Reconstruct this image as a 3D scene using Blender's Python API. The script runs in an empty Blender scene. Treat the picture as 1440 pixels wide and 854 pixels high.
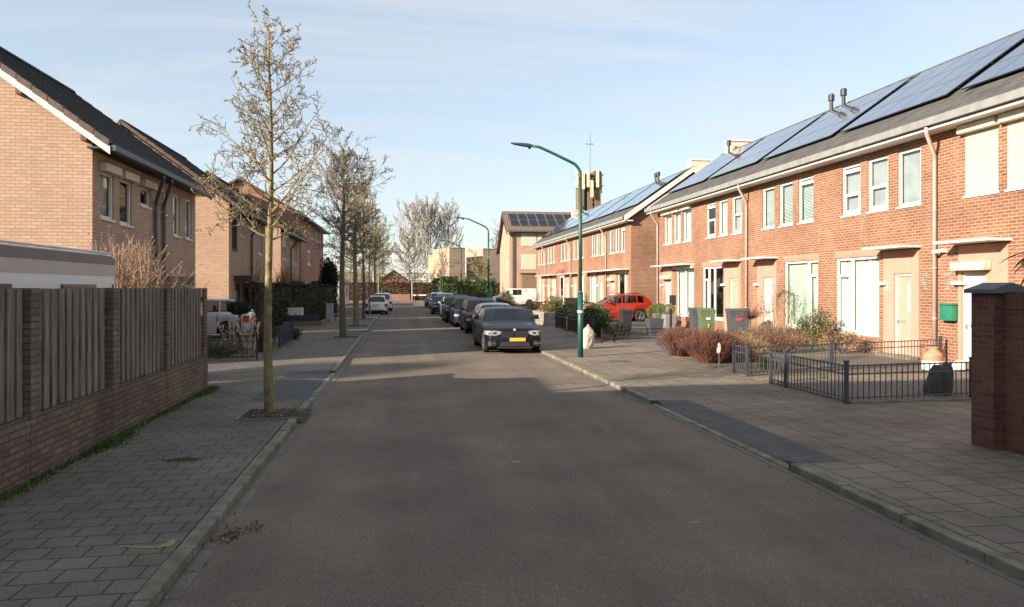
import bpy, math, random
from mathutils import Vector, Matrix, Quaternion
R = math.radians
rnd = random.Random(7)
sc = bpy.context.scene
col = sc.collection

# ---------------------------------------------------------------- helpers
class MB:
    def __init__(s):
        s.v = []; s.f = []; s.m = []; s.mi = 0
    def quad(s, *pts):
        n = len(s.v); s.v += [tuple(p) for p in pts]; s.f.append(tuple(range(n, n+len(pts)))); s.m.append(s.mi)
    def box(s, x0, x1, y0, y1, z0, z1, top=None):
        if x0 > x1: x0, x1 = x1, x0
        if y0 > y1: y0, y1 = y1, y0
        n = len(s.v); t = top or 0
        s.v += [(x0,y0,z0),(x1,y0,z0),(x1,y1,z0),(x0,y1,z0),(x0+t,y0+t,z1),(x1-t,y0+t,z1),(x1-t,y1-t,z1),(x0+t,y1-t,z1)]
        for q in ((0,3,2,1),(4,5,6,7),(0,1,5,4),(1,2,6,5),(2,3,7,6),(3,0,4,7)):
            s.f.append(tuple(n+i for i in q)); s.m.append(s.mi)
    def tube(s, pts, rad, n=6, cap=True):
        pts = [Vector(p) for p in pts]
        if not hasattr(rad, '__len__'): rad = [rad]*len(pts)
        base = len(s.v); up = Vector((0.31, 0.17, 0.93)).normalized()
        for i, p in enumerate(pts):
            d = (pts[min(i+1, len(pts)-1)] - pts[max(i-1, 0)])
            if d.length < 1e-9: d = Vector((0,0,1))
            d.normalize()
            a = d.cross(up)
            if a.length < 1e-3: a = d.cross(Vector((1,0,0)))
            a.normalize(); b = d.cross(a)
            for k in range(n):
                t = 2*math.pi*(k+.5)/n
                s.v.append(tuple(p + (a*math.cos(t) + b*math.sin(t))*rad[i]))
        for i in range(len(pts)-1):
            for k in range(n):
                k2 = (k+1) % n
                s.f.append((base+i*n+k, base+i*n+k2, base+(i+1)*n+k2, base+(i+1)*n+k)); s.m.append(s.mi)
        if cap:
            s.f.append(tuple(base+k for k in range(n))); s.m.append(s.mi)
            s.f.append(tuple(base+(len(pts)-1)*n+k for k in reversed(range(n)))); s.m.append(s.mi)
    def lathe(s, prof, cx, cy, n=16, z=0):
        b = len(s.v)
        for r, zz in prof:
            for k in range(n):
                t = 2*math.pi*k/n; s.v.append((cx+r*math.cos(t), cy+r*math.sin(t), z+zz))
        for i in range(len(prof)-1):
            for k in range(n):
                k2 = (k+1) % n
                s.f.append((b+i*n+k, b+i*n+k2, b+(i+1)*n+k2, b+(i+1)*n+k)); s.m.append(s.mi)
    def prism(s, poly, plane, c0, c1):
        # poly in the two other axes, extruded along 'plane' axis
        def P(a, b, c):
            return {'x': (c, a, b), 'y': (a, c, b), 'z': (a, b, c)}[plane]
        n = len(s.v); k = len(poly)
        s.v += [P(a, b, c0) for a, b in poly] + [P(a, b, c1) for a, b in poly]
        s.f.append(tuple(n+i for i in range(k))); s.m.append(s.mi)
        s.f.append(tuple(n+k+i for i in reversed(range(k)))); s.m.append(s.mi)
        for i in range(k):
            j = (i+1) % k
            s.f.append((n+i, n+k+i, n+k+j, n+j)); s.m.append(s.mi)
    def build(s, name, mats, parent=None, smooth=False, bevel=0, local=False, recalc=True):
        if not isinstance(mats, (list, tuple)): mats = [mats]
        off = Vector((0,0,0))
        if parent is not None and not local:
            q = parent
            while q: off += q.location; q = q.parent
        me = bpy.data.meshes.new(name)
        me.from_pydata([tuple(Vector(p)-off) for p in s.v], [], s.f)
        for m in mats: me.materials.append(m)
        me.polygons.foreach_set('material_index', s.m)
        if recalc:
            import bmesh
            bm = bmesh.new(); bm.from_mesh(me); bmesh.ops.recalc_face_normals(bm, faces=bm.faces); bm.to_mesh(me); bm.free()
        uv = me.uv_layers.new(name='UVMap').data
        vs = me.vertices
        for p in me.polygons:
            nx, ny, nz = (abs(c) for c in p.normal)
            for li in p.loop_indices:
                c = vs[me.loops[li].vertex_index].co + off
                if nz >= nx and nz >= ny: uv[li].uv = (c.x, c.y)
                elif nx >= ny: uv[li].uv = (c.y, c.z)
                else: uv[li].uv = (c.x, c.z)
        if smooth:
            me.polygons.foreach_set('use_smooth', [True]*len(me.polygons))
        o = bpy.data.objects.new(name, me); col.objects.link(o)
        if parent: o.parent = parent
        if bevel:
            b = o.modifiers.new('bevel', 'BEVEL'); b.width = bevel; b.segments = 2; b.limit_method = 'ANGLE'
        return o

def tag(o, label=None, cat=None, group=None, kind=None):
    if label: o['label'] = label
    if cat: o['category'] = cat
    if group: o['group'] = group
    if kind: o['kind'] = kind
    return o
def thing(name, loc, label, cat, group=None, rz=0):
    o = bpy.data.objects.new(name, None); col.objects.link(o)
    o.location = loc; o.rotation_euler = (0,0,rz); o.empty_display_size = .2
    return tag(o, label, cat, group)
def copy_tree(o, parent=None):
    c = o.copy(); col.objects.link(c)
    if parent: c.parent = parent
    for ch in list(o.children): copy_tree(ch, c)
    return c
def struct(mb, name, m, **k):
    o = mb.build(name, m, **k); o['kind'] = 'structure'; return o

# ---------------------------------------------------------------- materials
def nt(m): return m.node_tree.nodes, m.node_tree.links
def base_mat(name):
    m = bpy.data.materials.new(name); m.use_nodes = True
    return m, m.node_tree.nodes, m.node_tree.links, m.node_tree.nodes['Principled BSDF']
def mat(name, c, rough=.6, var=.15, scale=3.0, bump=0, bscale=40, metal=0, spec=.5, coat=0, c2=None, det=5, vthr=(.35,.65), two=None):
    m, N, L, B = base_mat(name)
    B.inputs['Roughness'].default_value = rough; B.inputs['Metallic'].default_value = metal
    B.inputs['Specular IOR Level'].default_value = spec
    if coat: B.inputs['Coat Weight'].default_value = coat; B.inputs['Coat Roughness'].default_value = .04
    tc = N.new('ShaderNodeTexCoord')
    nz = N.new('ShaderNodeTexNoise'); nz.inputs['Scale'].default_value = scale; nz.inputs['Detail'].default_value = det
    L.new(tc.outputs['Object'], nz.inputs['Vector'])
    rp = N.new('ShaderNodeValToRGB'); e = rp.color_ramp.elements
    a = c2 or tuple(x*(1-var) for x in c); b = c if c2 else tuple(min(1, x*(1+var)) for x in c)
    e[0].position, e[1].position = vthr; e[0].color = (*a, 1); e[1].color = (*b, 1)
    L.new(nz.outputs['Fac'], rp.inputs['Fac'])
    out = rp.outputs['Color']
    L.new(out, B.inputs['Base Color'])
    if bump:
        n2 = N.new('ShaderNodeTexNoise'); n2.inputs['Scale'].default_value = bscale; n2.inputs['Detail'].default_value = 4
        L.new(tc.outputs['Object'], n2.inputs['Vector'])
        bp = N.new('ShaderNodeBump'); bp.inputs['Strength'].default_value = bump; bp.inputs['Distance'].default_value = .02
        L.new(n2.outputs['Fac'], bp.inputs['Height']); L.new(bp.outputs['Normal'], B.inputs['Normal'])
    return m
def brick_mat(name, c1, c2, mortar, bw=.235, rh=.075, mo=.011, off=.5, rough=.85, bump=.5, dirt=.25, rot=0, bias=0., big=None, speck=0, moss=None, msm=.15, stain=None):
    m, N, L, B = base_mat(name)
    B.inputs['Roughness'].default_value = rough; B.inputs['Specular IOR Level'].default_value = .25
    uv = N.new('ShaderNodeUVMap')
    mp = N.new('ShaderNodeMapping'); mp.inputs['Rotation'].default_value[2] = rot
    L.new(uv.outputs['UV'], mp.inputs['Vector'])
    wn = N.new('ShaderNodeTexNoise'); wn.inputs['Scale'].default_value = 1.5
    wm = N.new('ShaderNodeMix'); wm.data_type = 'RGBA'; wm.blend_type = 'ADD'; wm.inputs['Factor'].default_value = .012
    L.new(mp.outputs['Vector'], wn.inputs['Vector']); L.new(mp.outputs['Vector'], wm.inputs['A']); L.new(wn.outputs['Color'], wm.inputs['B'])
    bt = N.new('ShaderNodeTexBrick'); bt.offset = off
    bt.inputs['Scale'].default_value = 1; bt.inputs['Brick Width'].default_value = bw; bt.inputs['Row Height'].default_value = rh
    bt.inputs['Mortar Size'].default_value = mo; bt.inputs['Mortar Smooth'].default_value = msm; bt.inputs['Bias'].default_value = bias
    bt.inputs['Color1'].default_value = (*c1,1); bt.inputs['Color2'].default_value = (*c2,1); bt.inputs['Mortar'].default_value = (*mortar,1)
    L.new(wm.outputs['Result'], bt.inputs['Vector'])
    nz = N.new('ShaderNodeTexNoise'); nz.inputs['Scale'].default_value = .6; nz.inputs['Detail'].default_value = 8; nz.inputs['Roughness'].default_value = .65
    L.new(uv.outputs['UV'], nz.inputs['Vector'])
    mr = N.new('ShaderNodeMapRange'); mr.inputs['From Min'].default_value = .3; mr.inputs['From Max'].default_value = .7
    mr.inputs['To Min'].default_value = 1-dirt; mr.inputs['To Max'].default_value = 1+dirt
    L.new(nz.outputs['Fac'], mr.inputs['Value'])
    mx = N.new('ShaderNodeMix'); mx.data_type = 'RGBA'; mx.blend_type = 'MULTIPLY'; mx.inputs['Factor'].default_value = 1
    L.new(bt.outputs['Color'], mx.inputs['A']); L.new(mr.outputs['Result'], mx.inputs['B'])
    out = mx.outputs['Result']
    fn = N.new('ShaderNodeTexNoise'); fn.inputs['Scale'].default_value = 45; fn.inputs['Detail'].default_value = 3
    L.new(uv.outputs['UV'], fn.inputs['Vector'])
    m3 = N.new('ShaderNodeMapRange'); m3.inputs['From Min'].default_value = .3; m3.inputs['From Max'].default_value = .7
    m3.inputs['To Min'].default_value = 1-speck-.1; m3.inputs['To Max'].default_value = 1+speck+.1
    L.new(fn.outputs['Fac'], m3.inputs['Value'])
    m4 = N.new('ShaderNodeMix'); m4.data_type = 'RGBA'; m4.blend_type = 'MULTIPLY'; m4.inputs['Factor'].default_value = 1
    L.new(out, m4.inputs['A']); L.new(m3.outputs['Result'], m4.inputs['B']); out = m4.outputs['Result']
    if stain:
        sn = N.new('ShaderNodeTexNoise'); sn.inputs['Scale'].default_value = 1.0; sn.inputs['Detail'].default_value = 7; sn.inputs['Roughness'].default_value = .7
        sm = N.new('ShaderNodeMapping'); sm.inputs['Scale'].default_value = (1.6,.45,1); L.new(uv.outputs['UV'], sm.inputs['Vector']); L.new(sm.outputs['Vector'], sn.inputs['Vector'])
        sr = N.new('ShaderNodeMapRange'); sr.inputs['From Min'].default_value = .54; sr.inputs['From Max'].default_value = .78; sr.inputs['To Max'].default_value = .45; L.new(sn.outputs['Fac'], sr.inputs['Value'])
        m6 = N.new('ShaderNodeMix'); m6.data_type = 'RGBA'; L.new(sr.outputs['Result'], m6.inputs['Factor']); L.new(out, m6.inputs['A']); m6.inputs['B'].default_value = (*stain, 1); out = m6.outputs['Result']
    if moss:
        mn = N.new('ShaderNodeTexNoise'); mn.inputs['Scale'].default_value = .9; mn.inputs['Detail'].default_value = 9; mn.inputs['Roughness'].default_value = .7
        L.new(uv.outputs['UV'], mn.inputs['Vector'])
        r = N.new('ShaderNodeMapRange'); r.inputs['From Min'].default_value = .52; r.inputs['From Max'].default_value = .72; r.inputs['To Max'].default_value = .6
        L.new(mn.outputs['Fac'], r.inputs['Value'])
        m5 = N.new('ShaderNodeMix'); m5.data_type = 'RGBA'; L.new(r.outputs['Result'], m5.inputs['Factor']); L.new(out, m5.inputs['A'])
        m5.inputs['B'].default_value = (*moss, 1); out = m5.outputs['Result']
    L.new(out, B.inputs['Base Color'])
    bp = N.new('ShaderNodeBump'); bp.inputs['Strength'].default_value = bump; bp.inputs['Distance'].default_value = .012; bp.invert = True
    ad = N.new('ShaderNodeMath'); ad.operation = 'MULTIPLY_ADD'; ad.inputs[1].default_value = .25
    L.new(fn.outputs['Fac'], ad.inputs[0]); L.new(bt.outputs['Fac'], ad.inputs[2])
    L.new(ad.outputs[0], bp.inputs['Height']); L.new(bp.outputs['Normal'], B.inputs['Normal'])
    return m
def asphalt_mat():
    m, N, L, B = base_mat('asphalt')
    B.inputs['Roughness'].default_value = .92; B.inputs['Specular IOR Level'].default_value = .25
    tc = N.new('ShaderNodeTexCoord')
    n1 = N.new('ShaderNodeTexVoronoi'); n1.inputs['Scale'].default_value = 95
    n2 = N.new('ShaderNodeTexNoise'); n2.inputs['Scale'].default_value = .55; n2.inputs['Detail'].default_value = 7; n2.inputs['Roughness'].default_value = .6
    n3 = N.new('ShaderNodeTexNoise'); n3.inputs['Scale'].default_value = 90; n3.inputs['Detail'].default_value = 2
    for n in (n1, n2, n3): L.new(tc.outputs['Object'], n.inputs['Vector'])
    sp = N.new('ShaderNodeSeparateColor'); L.new(n1.outputs['Color'], sp.inputs['Color'])
    rp = N.new('ShaderNodeValToRGB'); e = rp.color_ramp.elements
    e[0].position = 0; e[0].color = (.122,.096,.074,1); e[1].position = 1; e[1].color = (.27,.235,.205,1)
    a = rp.color_ramp.elements.new(.75); a.color = (.18,.143,.112,1)
    a = rp.color_ramp.elements.new(.93); a.color = (.14,.12,.105,1)
    L.new(sp.outputs[0], rp.inputs['Fac'])
    mr = N.new('ShaderNodeMapRange'); mr.inputs['From Min'].default_value = .3; mr.inputs['From Max'].default_value = .7
    mr.inputs['To Min'].default_value = .74; mr.inputs['To Max'].default_value = 1.2; L.new(n2.outputs['Fac'], mr.inputs['Value'])
    mx = N.new('ShaderNodeMix'); mx.data_type = 'RGBA'; mx.blend_type = 'MULTIPLY'; mx.inputs['Factor'].default_value = 1
    L.new(rp.outputs['Color'], mx.inputs['A']); L.new(mr.outputs['Result'], mx.inputs['B'])
    # long worn wheel tracks: a streaky noise stretched along the road
    mp = N.new('ShaderNodeMapping'); mp.inputs['Scale'].default_value = (1.3, .03, 1); L.new(tc.outputs['Object'], mp.inputs['Vector'])
    n4 = N.new('ShaderNodeTexNoise'); n4.inputs['Scale'].default_value = 1; n4.inputs['Detail'].default_value = 4; L.new(mp.outputs['Vector'], n4.inputs['Vector'])
    m4 = N.new('ShaderNodeMapRange'); m4.inputs['From Min'].default_value = .35; m4.inputs['From Max'].default_value = .65; m4.inputs['To Min'].default_value = .86; m4.inputs['To Max'].default_value = 1.12
    L.new(n4.outputs['Fac'], m4.inputs['Value'])
    my = N.new('ShaderNodeMix'); my.data_type = 'RGBA'; my.blend_type = 'MULTIPLY'; my.inputs['Factor'].default_value = 1
    L.new(mx.outputs['Result'], my.inputs['A']); L.new(m4.outputs['Result'], my.inputs['B'])
    L.new(my.outputs['Result'], B.inputs['Base Color'])
    bp = N.new('ShaderNodeBump'); bp.inputs['Strength'].default_value = .5; bp.inputs['Distance'].default_value = .006
    L.new(n1.outputs['Distance'], bp.inputs['Height']); L.new(bp.outputs['Normal'], B.inputs['Normal'])
    return m
def tile_mat(name, c, c2, cw=.3, rh=.34, axis=0, rough=.6, bump=1.0, moss=None):
    # pantiles: wavy columns (along the eave) and overlapping rows (down the slope); axis 0: slope runs along x
    m, N, L, B = base_mat(name)
    B.inputs['Roughness'].default_value = rough
    tc = N.new('ShaderNodeUVMap'); sx = N.new('ShaderNodeSeparateXYZ'); L.new(tc.outputs['UV'], sx.inputs['Vector'])
    U, V = (sx.outputs['Y'], sx.outputs['X']) if axis == 0 else (sx.outputs['X'], sx.outputs['Y'])
    def mth(op, a, b=None):
        n = N.new('ShaderNodeMath'); n.operation = op
        for i, q in enumerate((a, b)):
            if q is None: continue
            if isinstance(q, (int, float)): n.inputs[i].default_value = q
            else: L.new(q, n.inputs[i])
        return n.outputs[0]
    w = mth('SINE', mth('MULTIPLY', U, 2*math.pi/cw))
    row = mth('FRACT', mth('DIVIDE', V, rh*.82))
    hgt = mth('ADD', mth('MULTIPLY', w, .35), mth('MULTIPLY', row, .6))
    nz = N.new('ShaderNodeTexNoise'); nz.inputs['Scale'].default_value = 2.2; nz.inputs['Detail'].default_value = 8; L.new(tc.outputs['UV'], nz.inputs['Vector'])
    rp = N.new('ShaderNodeValToRGB'); e = rp.color_ramp.elements; e[0].position = .35; e[1].position = .68
    e[0].color = (*c,1); e[1].color = (*c2,1); L.new(nz.outputs['Fac'], rp.inputs['Fac'])
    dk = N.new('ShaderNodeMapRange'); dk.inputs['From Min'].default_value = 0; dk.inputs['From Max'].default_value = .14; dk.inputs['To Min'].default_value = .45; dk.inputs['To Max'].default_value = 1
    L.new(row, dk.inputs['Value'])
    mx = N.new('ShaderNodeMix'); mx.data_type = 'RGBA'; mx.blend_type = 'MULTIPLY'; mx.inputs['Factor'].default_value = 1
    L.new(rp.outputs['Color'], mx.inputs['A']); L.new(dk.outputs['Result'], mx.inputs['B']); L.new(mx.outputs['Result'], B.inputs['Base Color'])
    bp = N.new('ShaderNodeBump'); bp.inputs['Strength'].default_value = bump; bp.inputs['Distance'].default_value = .05
    L.new(hgt, bp.inputs['Height']); L.new(bp.outputs['Normal'], B.inputs['Normal'])
    return m
def glass_mat(name, tint=(.9,.95,.95), refl=1.0, ior=1.5, base=.05):
    m = bpy.data.materials.new(name); m.use_nodes = True; N, L = nt(m); N.remove(N['Principled BSDF'])
    o = N['Material Output']; t = N.new('ShaderNodeBsdfTransparent'); t.inputs['Color'].default_value = (*tint,1)
    g = N.new('ShaderNodeBsdfGlossy'); g.inputs['Roughness'].default_value = .02
    lw = N.new('ShaderNodeLayerWeight'); lw.inputs['Blend'].default_value = .5
    f = N.new('ShaderNodeMath'); f.operation = 'POWER'; f.inputs[1].default_value = 4.5; L.new(lw.outputs['Facing'], f.inputs[0])
    a = N.new('ShaderNodeMath'); a.operation = 'MULTIPLY_ADD'; a.inputs[1].default_value = refl; a.inputs[2].default_value = base; a.use_clamp = True
    L.new(f.outputs[0], a.inputs[0])
    mx = N.new('ShaderNodeMixShader'); L.new(a.outputs[0], mx.inputs['Fac']); L.new(t.outputs[0], mx.inputs[1]); L.new(g.outputs[0], mx.inputs[2]); L.new(mx.outputs[0], o.inputs['Surface'])
    return m
def leaf_mat(name, c, c2, rough=.6):
    m, N, L, B = base_mat(name); B.inputs['Roughness'].default_value = rough; B.inputs['Specular IOR Level'].default_value = .3
    tc = N.new('ShaderNodeTexCoord'); nz = N.new('ShaderNodeTexNoise'); nz.inputs['Scale'].default_value = 9; nz.inputs['Detail'].default_value = 3
    L.new(tc.outputs['Object'], nz.inputs['Vector'])
    rp = N.new('ShaderNodeValToRGB'); e = rp.color_ramp.elements; e[0].position = .38; e[1].position = .62; e[0].color = (*c,1); e[1].color = (*c2,1)
    L.new(nz.outputs['Fac'], rp.inputs['Fac']); L.new(rp.outputs['Color'], B.inputs['Base Color'])
    return m
M = {}
M['asphalt'] = asphalt_mat()
M['brickA'] = brick_mat('red_brick', (.255,.112,.066), (.18,.070,.043), (.31,.225,.16), bw=.24, rh=.085, mo=.013, dirt=.22, bump=.4, speck=.05, stain=(.36,.25,.18))
M['brickL'] = brick_mat('yellow_brick', (.47,.325,.235), (.39,.26,.185), (.29,.205,.15), bw=.24, rh=.085, mo=.010, dirt=.12, bump=.5, speck=.04)
M['brickL2'] = brick_mat('pink_brick', (.36,.19,.135), (.30,.145,.10), (.25,.165,.12), bw=.24, rh=.085, mo=.010, dirt=.12, bump=.4)
M['brickF'] = brick_mat('fence_brick', (.20,.140,.102), (.125,.088,.068), (.085,.070,.054), bw=.225, rh=.075, mo=.010, dirt=.4, bump=.7, speck=.15, stain=(.07,.062,.05))
M['brickD'] = brick_mat('dark_red_brick', (.17,.065,.042), (.105,.038,.028), (.10,.08,.066), bw=.225, rh=.075, mo=.011, dirt=.3, bump=.8, speck=.15)
M['brickG'] = brick_mat('brown_brick', (.24,.15,.09), (.17,.10,.06), (.2,.15,.11), dirt=.15)
M['brickC'] = brick_mat('tan_brick', (.46,.29,.205), (.40,.24,.17), (.42,.30,.22), dirt=.1, bump=.3)
M['soldier'] = brick_mat('soldier_brick', (.15,.06,.04), (.10,.04,.03), (.10,.08,.066), bw=.075, rh=.25, mo=.011, off=0, dirt=.3, bump=.8)
M['pavL'] = brick_mat('pavement_tiles', (.160,.141,.118), (.138,.121,.102), (.062,.056,.042), bw=.29, rh=.26, mo=.010, off=.5, dirt=.30, bump=.6, speck=.12, moss=(.085,.10,.05), msm=.25)
M['pavR'] = brick_mat('pavement_slabs', (.205,.166,.130), (.172,.140,.112), (.065,.055,.040), bw=.42, rh=.44, mo=.011, off=.5, dirt=.32, bump=.6, speck=.12, rot=R(90), moss=(.10,.105,.055), msm=.25)
M['pavD'] = brick_mat('driveway_bricks', (.16,.145,.13), (.12,.108,.10), (.06,.056,.045), bw=.21, rh=.105, mo=.007, dirt=.2, bump=.5, speck=.1)
M['kerb'] = mat('concrete_kerb', (.225,.20,.165), .85, c2=(.11,.105,.062), scale=4, bump=.4, bscale=60, det=8)
M['gutterstrip'] = mat('concrete_gutter', (.17,.145,.118), .9, c2=(.105,.095,.078), scale=3, bump=.3, bscale=70, det=8)
M['ramp'] = mat('dark_ramp_blocks', (.085,.082,.08), .85, c2=(.055,.055,.052), scale=5, bump=.4, bscale=60, det=8)
M['soil'] = mat('garden_soil', (.16,.125,.09), .95, c2=(.075,.065,.045), scale=5, bump=.8, bscale=25, det=8)
M['gravel'] = mat('gravel', (.21,.185,.17), .9, c2=(.08,.072,.068), scale=38, bump=1.0, bscale=45, det=2)
M['grassland'] = mat('rough_grass', (.08,.095,.04), .95, c2=(.11,.10,.055), scale=.7, bump=.8, bscale=12, det=8)
M['dirt'] = mat('pit_dirt', (.075,.05,.032), .95, c2=(.03,.024,.018), scale=14, bump=1, bscale=40)
M['bark'] = mat('bark', (.27,.215,.10), .9, c2=(.12,.10,.052), scale=7, bump=1.0, bscale=28, det=8)
M['bark2'] = mat('dark_bark', (.13,.11,.065), .9, c2=(.075,.066,.045), scale=9, bump=.8, bscale=30, det=8)
M['twig'] = mat('twigs', (.30,.235,.12), .85, c2=(.17,.13,.075), scale=6)
M['twig2'] = mat('grey_twigs', (.22,.18,.12), .9, c2=(.13,.10,.07), scale=6)
M['twighaze'] = mat('hazy_far_twigs', (.36,.32,.28), .9, c2=(.27,.24,.21), scale=.8)  # distance haze is mixed into this paler twig colour
M['twigred'] = mat('red_twigs', (.15,.052,.036), .85, c2=(.075,.036,.026), scale=5)
M['twigpale'] = mat('pale_cut_wood', (.52,.38,.29), .8, c2=(.30,.20,.14), scale=8)
M['bud'] = leaf_mat('buds', (.22,.20,.07), (.33,.27,.10))
M['white'] = mat('white_paint', (.64,.61,.56), .45, var=.05)
M['offwhite'] = mat('cream_paint', (.56,.49,.38), .5, var=.06)
M['pink'] = mat('pink_render', (.46,.245,.185), .8, var=.06, scale=1.5, bump=.1)
M['zinc'] = mat('zinc', (.30,.30,.29), .45, var=.12, metal=.3)
M['dpipe'] = mat('pinkish_pipe', (.36,.29,.265), .5, var=.1)
M['darkpipe'] = mat('dark_pipe', (.075,.08,.09), .5, var=.1)
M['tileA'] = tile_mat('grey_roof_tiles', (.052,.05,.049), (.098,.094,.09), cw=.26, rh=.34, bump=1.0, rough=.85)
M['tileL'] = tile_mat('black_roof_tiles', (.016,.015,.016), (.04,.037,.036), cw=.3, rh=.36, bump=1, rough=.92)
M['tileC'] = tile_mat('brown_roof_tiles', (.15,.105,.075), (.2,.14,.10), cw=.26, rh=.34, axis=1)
M['verge'] = mat('verge_tiles', (.105,.066,.05), .7, c2=(.06,.042,.034), scale=6)
M['pv'] = mat('solar_cells', (.13,.15,.185), .16, var=.08, scale=1, spec=.9, coat=1, metal=.65)
M['pvd'] = mat('solar_cells_dark', (.012,.014,.022), .2, var=.1, spec=.4)
M['black'] = mat('black_metal', (.018,.019,.022), .45, var=.1)
M['blackpl'] = mat('black_plastic', (.025,.025,.027), .55, var=.1)
M['fencegrey'] = mat('grey_blue_metal', (.042,.048,.062), .45, var=.08)
M['fenceblue'] = mat('dark_blue_metal', (.02,.03,.07), .4, var=.08)
M['glass'] = glass_mat('window_glass', refl=.9, base=.10)
M['cglass'] = glass_mat('car_glass', tint=(.32,.36,.36), refl=1.0, base=.07)
M['cglassd'] = glass_mat('dark_car_glass', tint=(.05,.06,.06), refl=1.0, base=.08)
M['curtain'] = mat('net_curtain', (.43,.50,.47), .9, var=.07, scale=2)
M['blind'] = mat('pale_blind', (.42,.52,.42), .8, var=.04)
M['blindg'] = mat('grey_blind', (.30,.33,.34), .8, var=.1)
M['dark'] = mat('dark_interior', (.03,.028,.026), .9)
M['room'] = mat('room_wall', (.30,.27,.23), .9)
M['shutter'] = mat('cream_shutter', (.56,.51,.39), .55, var=.04)
M['greenpole'] = mat('green_pole_paint', (.012,.075,.058), .45, var=.12, scale=4)
M['lampgrey'] = mat('lamp_head', (.045,.06,.065), .5, var=.1)
M['tyre'] = mat('tyre', (.022,.021,.02), .8, var=.2)
M['rim'] = mat('alloy', (.42,.42,.42), .3, metal=.8)
M['chrome'] = mat('chrome', (.75,.75,.75), .12, metal=1)
M['hlamp'] = mat('headlamp', (.36,.37,.37), .12, metal=.2, coat=1)
M['tlamp'] = mat('tail_lamp', (.42,.02,.015), .15, coat=1, var=.2)
M['plate'] = mat('yellow_plate', (.75,.40,.06), .5, var=.05)
M['seat'] = mat('seat_fabric', (.05,.05,.052), .9)
M['greybin'] = mat('grey_bin', (.06,.066,.075), .5)
M['greenbin'] = mat('green_bin', (.085,.13,.06), .5)
M['red'] = mat('red_sticker', (.6,.05,.04), .5)
M['stone'] = mat('stone', (.34,.30,.26), .9, c2=(.18,.16,.14), scale=6, bump=.8, bscale=12)
M['rock'] = mat('dark_rock', (.07,.055,.05), .85, c2=(.035,.03,.028), scale=6, bump=1, bscale=10)
M['terra'] = mat('terracotta', (.33,.15,.09), .8, c2=(.42,.25,.17), scale=6)
M['concrete'] = mat('beige_concrete', (.36,.265,.19), .9, var=.05, scale=.5)
M['hedged'] = leaf_mat('dark_hedge_leaves', (.008,.014,.007), (.028,.04,.018))
M['hedgeg'] = leaf_mat('laurel_leaves', (.022,.045,.015), (.085,.115,.04))
M['beech'] = leaf_mat('beech_leaves', (.035,.024,.014), (.10,.05,.028))
M['box'] = leaf_mat('boxwood_leaves', (.05,.09,.025), (.12,.17,.06))
M['olive'] = leaf_mat('olive_leaves', (.055,.065,.025), (.14,.13,.05))
M['orange'] = leaf_mat('orange_leaves', (.30,.09,.04), (.45,.16,.07))
M['brownl'] = leaf_mat('brown_leaves', (.13,.085,.045), (.26,.155,.08))
M['redl'] = leaf_mat('red_leaves', (.15,.045,.03), (.23,.085,.045))
M['grass'] = leaf_mat('grass_blades', (.035,.075,.012), (.09,.14,.03))
M['conifer'] = leaf_mat('conifer', (.004,.008,.005), (.012,.02,.010))
M['caravan'] = mat('caravan_white', (.66,.68,.72), .35, var=.03)
M['caravand'] = mat('caravan_grey', (.10,.10,.11), .4, var=.03)
M['caravanb'] = mat('caravan_beige', (.42,.38,.34), .4, var=.03)
M['yellow'] = mat('yellow_paint', (.36,.32,.09), .85, c2=(.16,.145,.10), scale=22)
M['bagw'] = mat('white_bag', (.46,.42,.37), .4, c2=(.34,.28,.23), scale=9)
M['ochre'] = mat('antenna_cream', (.66,.56,.40), .6, var=.1)
M['brickT'] = brick_mat('tower_brick', (.20,.12,.085), (.15,.09,.065), (.2,.15,.11), dirt=.1)
M['copper'] = mat('green_copper', (.10,.33,.30), .6)
M['postgrey'] = mat('grey_post', (.30,.33,.38), .6)
def paint(name, c, metal=.3, rough=.28):
    dk = max(c) < .2
    return mat(name, c, .45 if dk else rough, var=.02, metal=metal, coat=.22 if dk else .9, spec=.2 if dk else .5)
def wood_mat():
    m, N, L, B = base_mat('weathered_planks'); B.inputs['Roughness'].default_value = .85; B.inputs['Specular IOR Level'].default_value = .2
    tc = N.new('ShaderNodeTexCoord'); mp = N.new('ShaderNodeMapping'); mp.inputs['Scale'].default_value = (9, 9, .8)
    L.new(tc.outputs['Object'], mp.inputs['Vector'])
    nz = N.new('ShaderNodeTexNoise'); nz.inputs['Scale'].default_value = 2.2; nz.inputs['Detail'].default_value = 8; nz.inputs['Roughness'].default_value = .65
    L.new(mp.outputs['Vector'], nz.inputs['Vector'])
    rp = N.new('ShaderNodeValToRGB'); e = rp.color_ramp.elements; e[0].position = .3; e[1].position = .7
    e[0].color = (.085,.072,.06,1); e[1].color = (.30,.255,.215,1); L.new(nz.outputs['Fac'], rp.inputs['Fac'])
    L.new(rp.outputs['Color'], B.inputs['Base Color'])
    bp = N.new('ShaderNodeBump'); bp.inputs['Strength'].default_value = .6; bp.inputs['Distance'].default_value = .006
    L.new(nz.outputs['Fac'], bp.inputs['Height']); L.new(bp.outputs['Normal'], B.inputs['Normal'])
    return m
M['wood'] = wood_mat()

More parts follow.
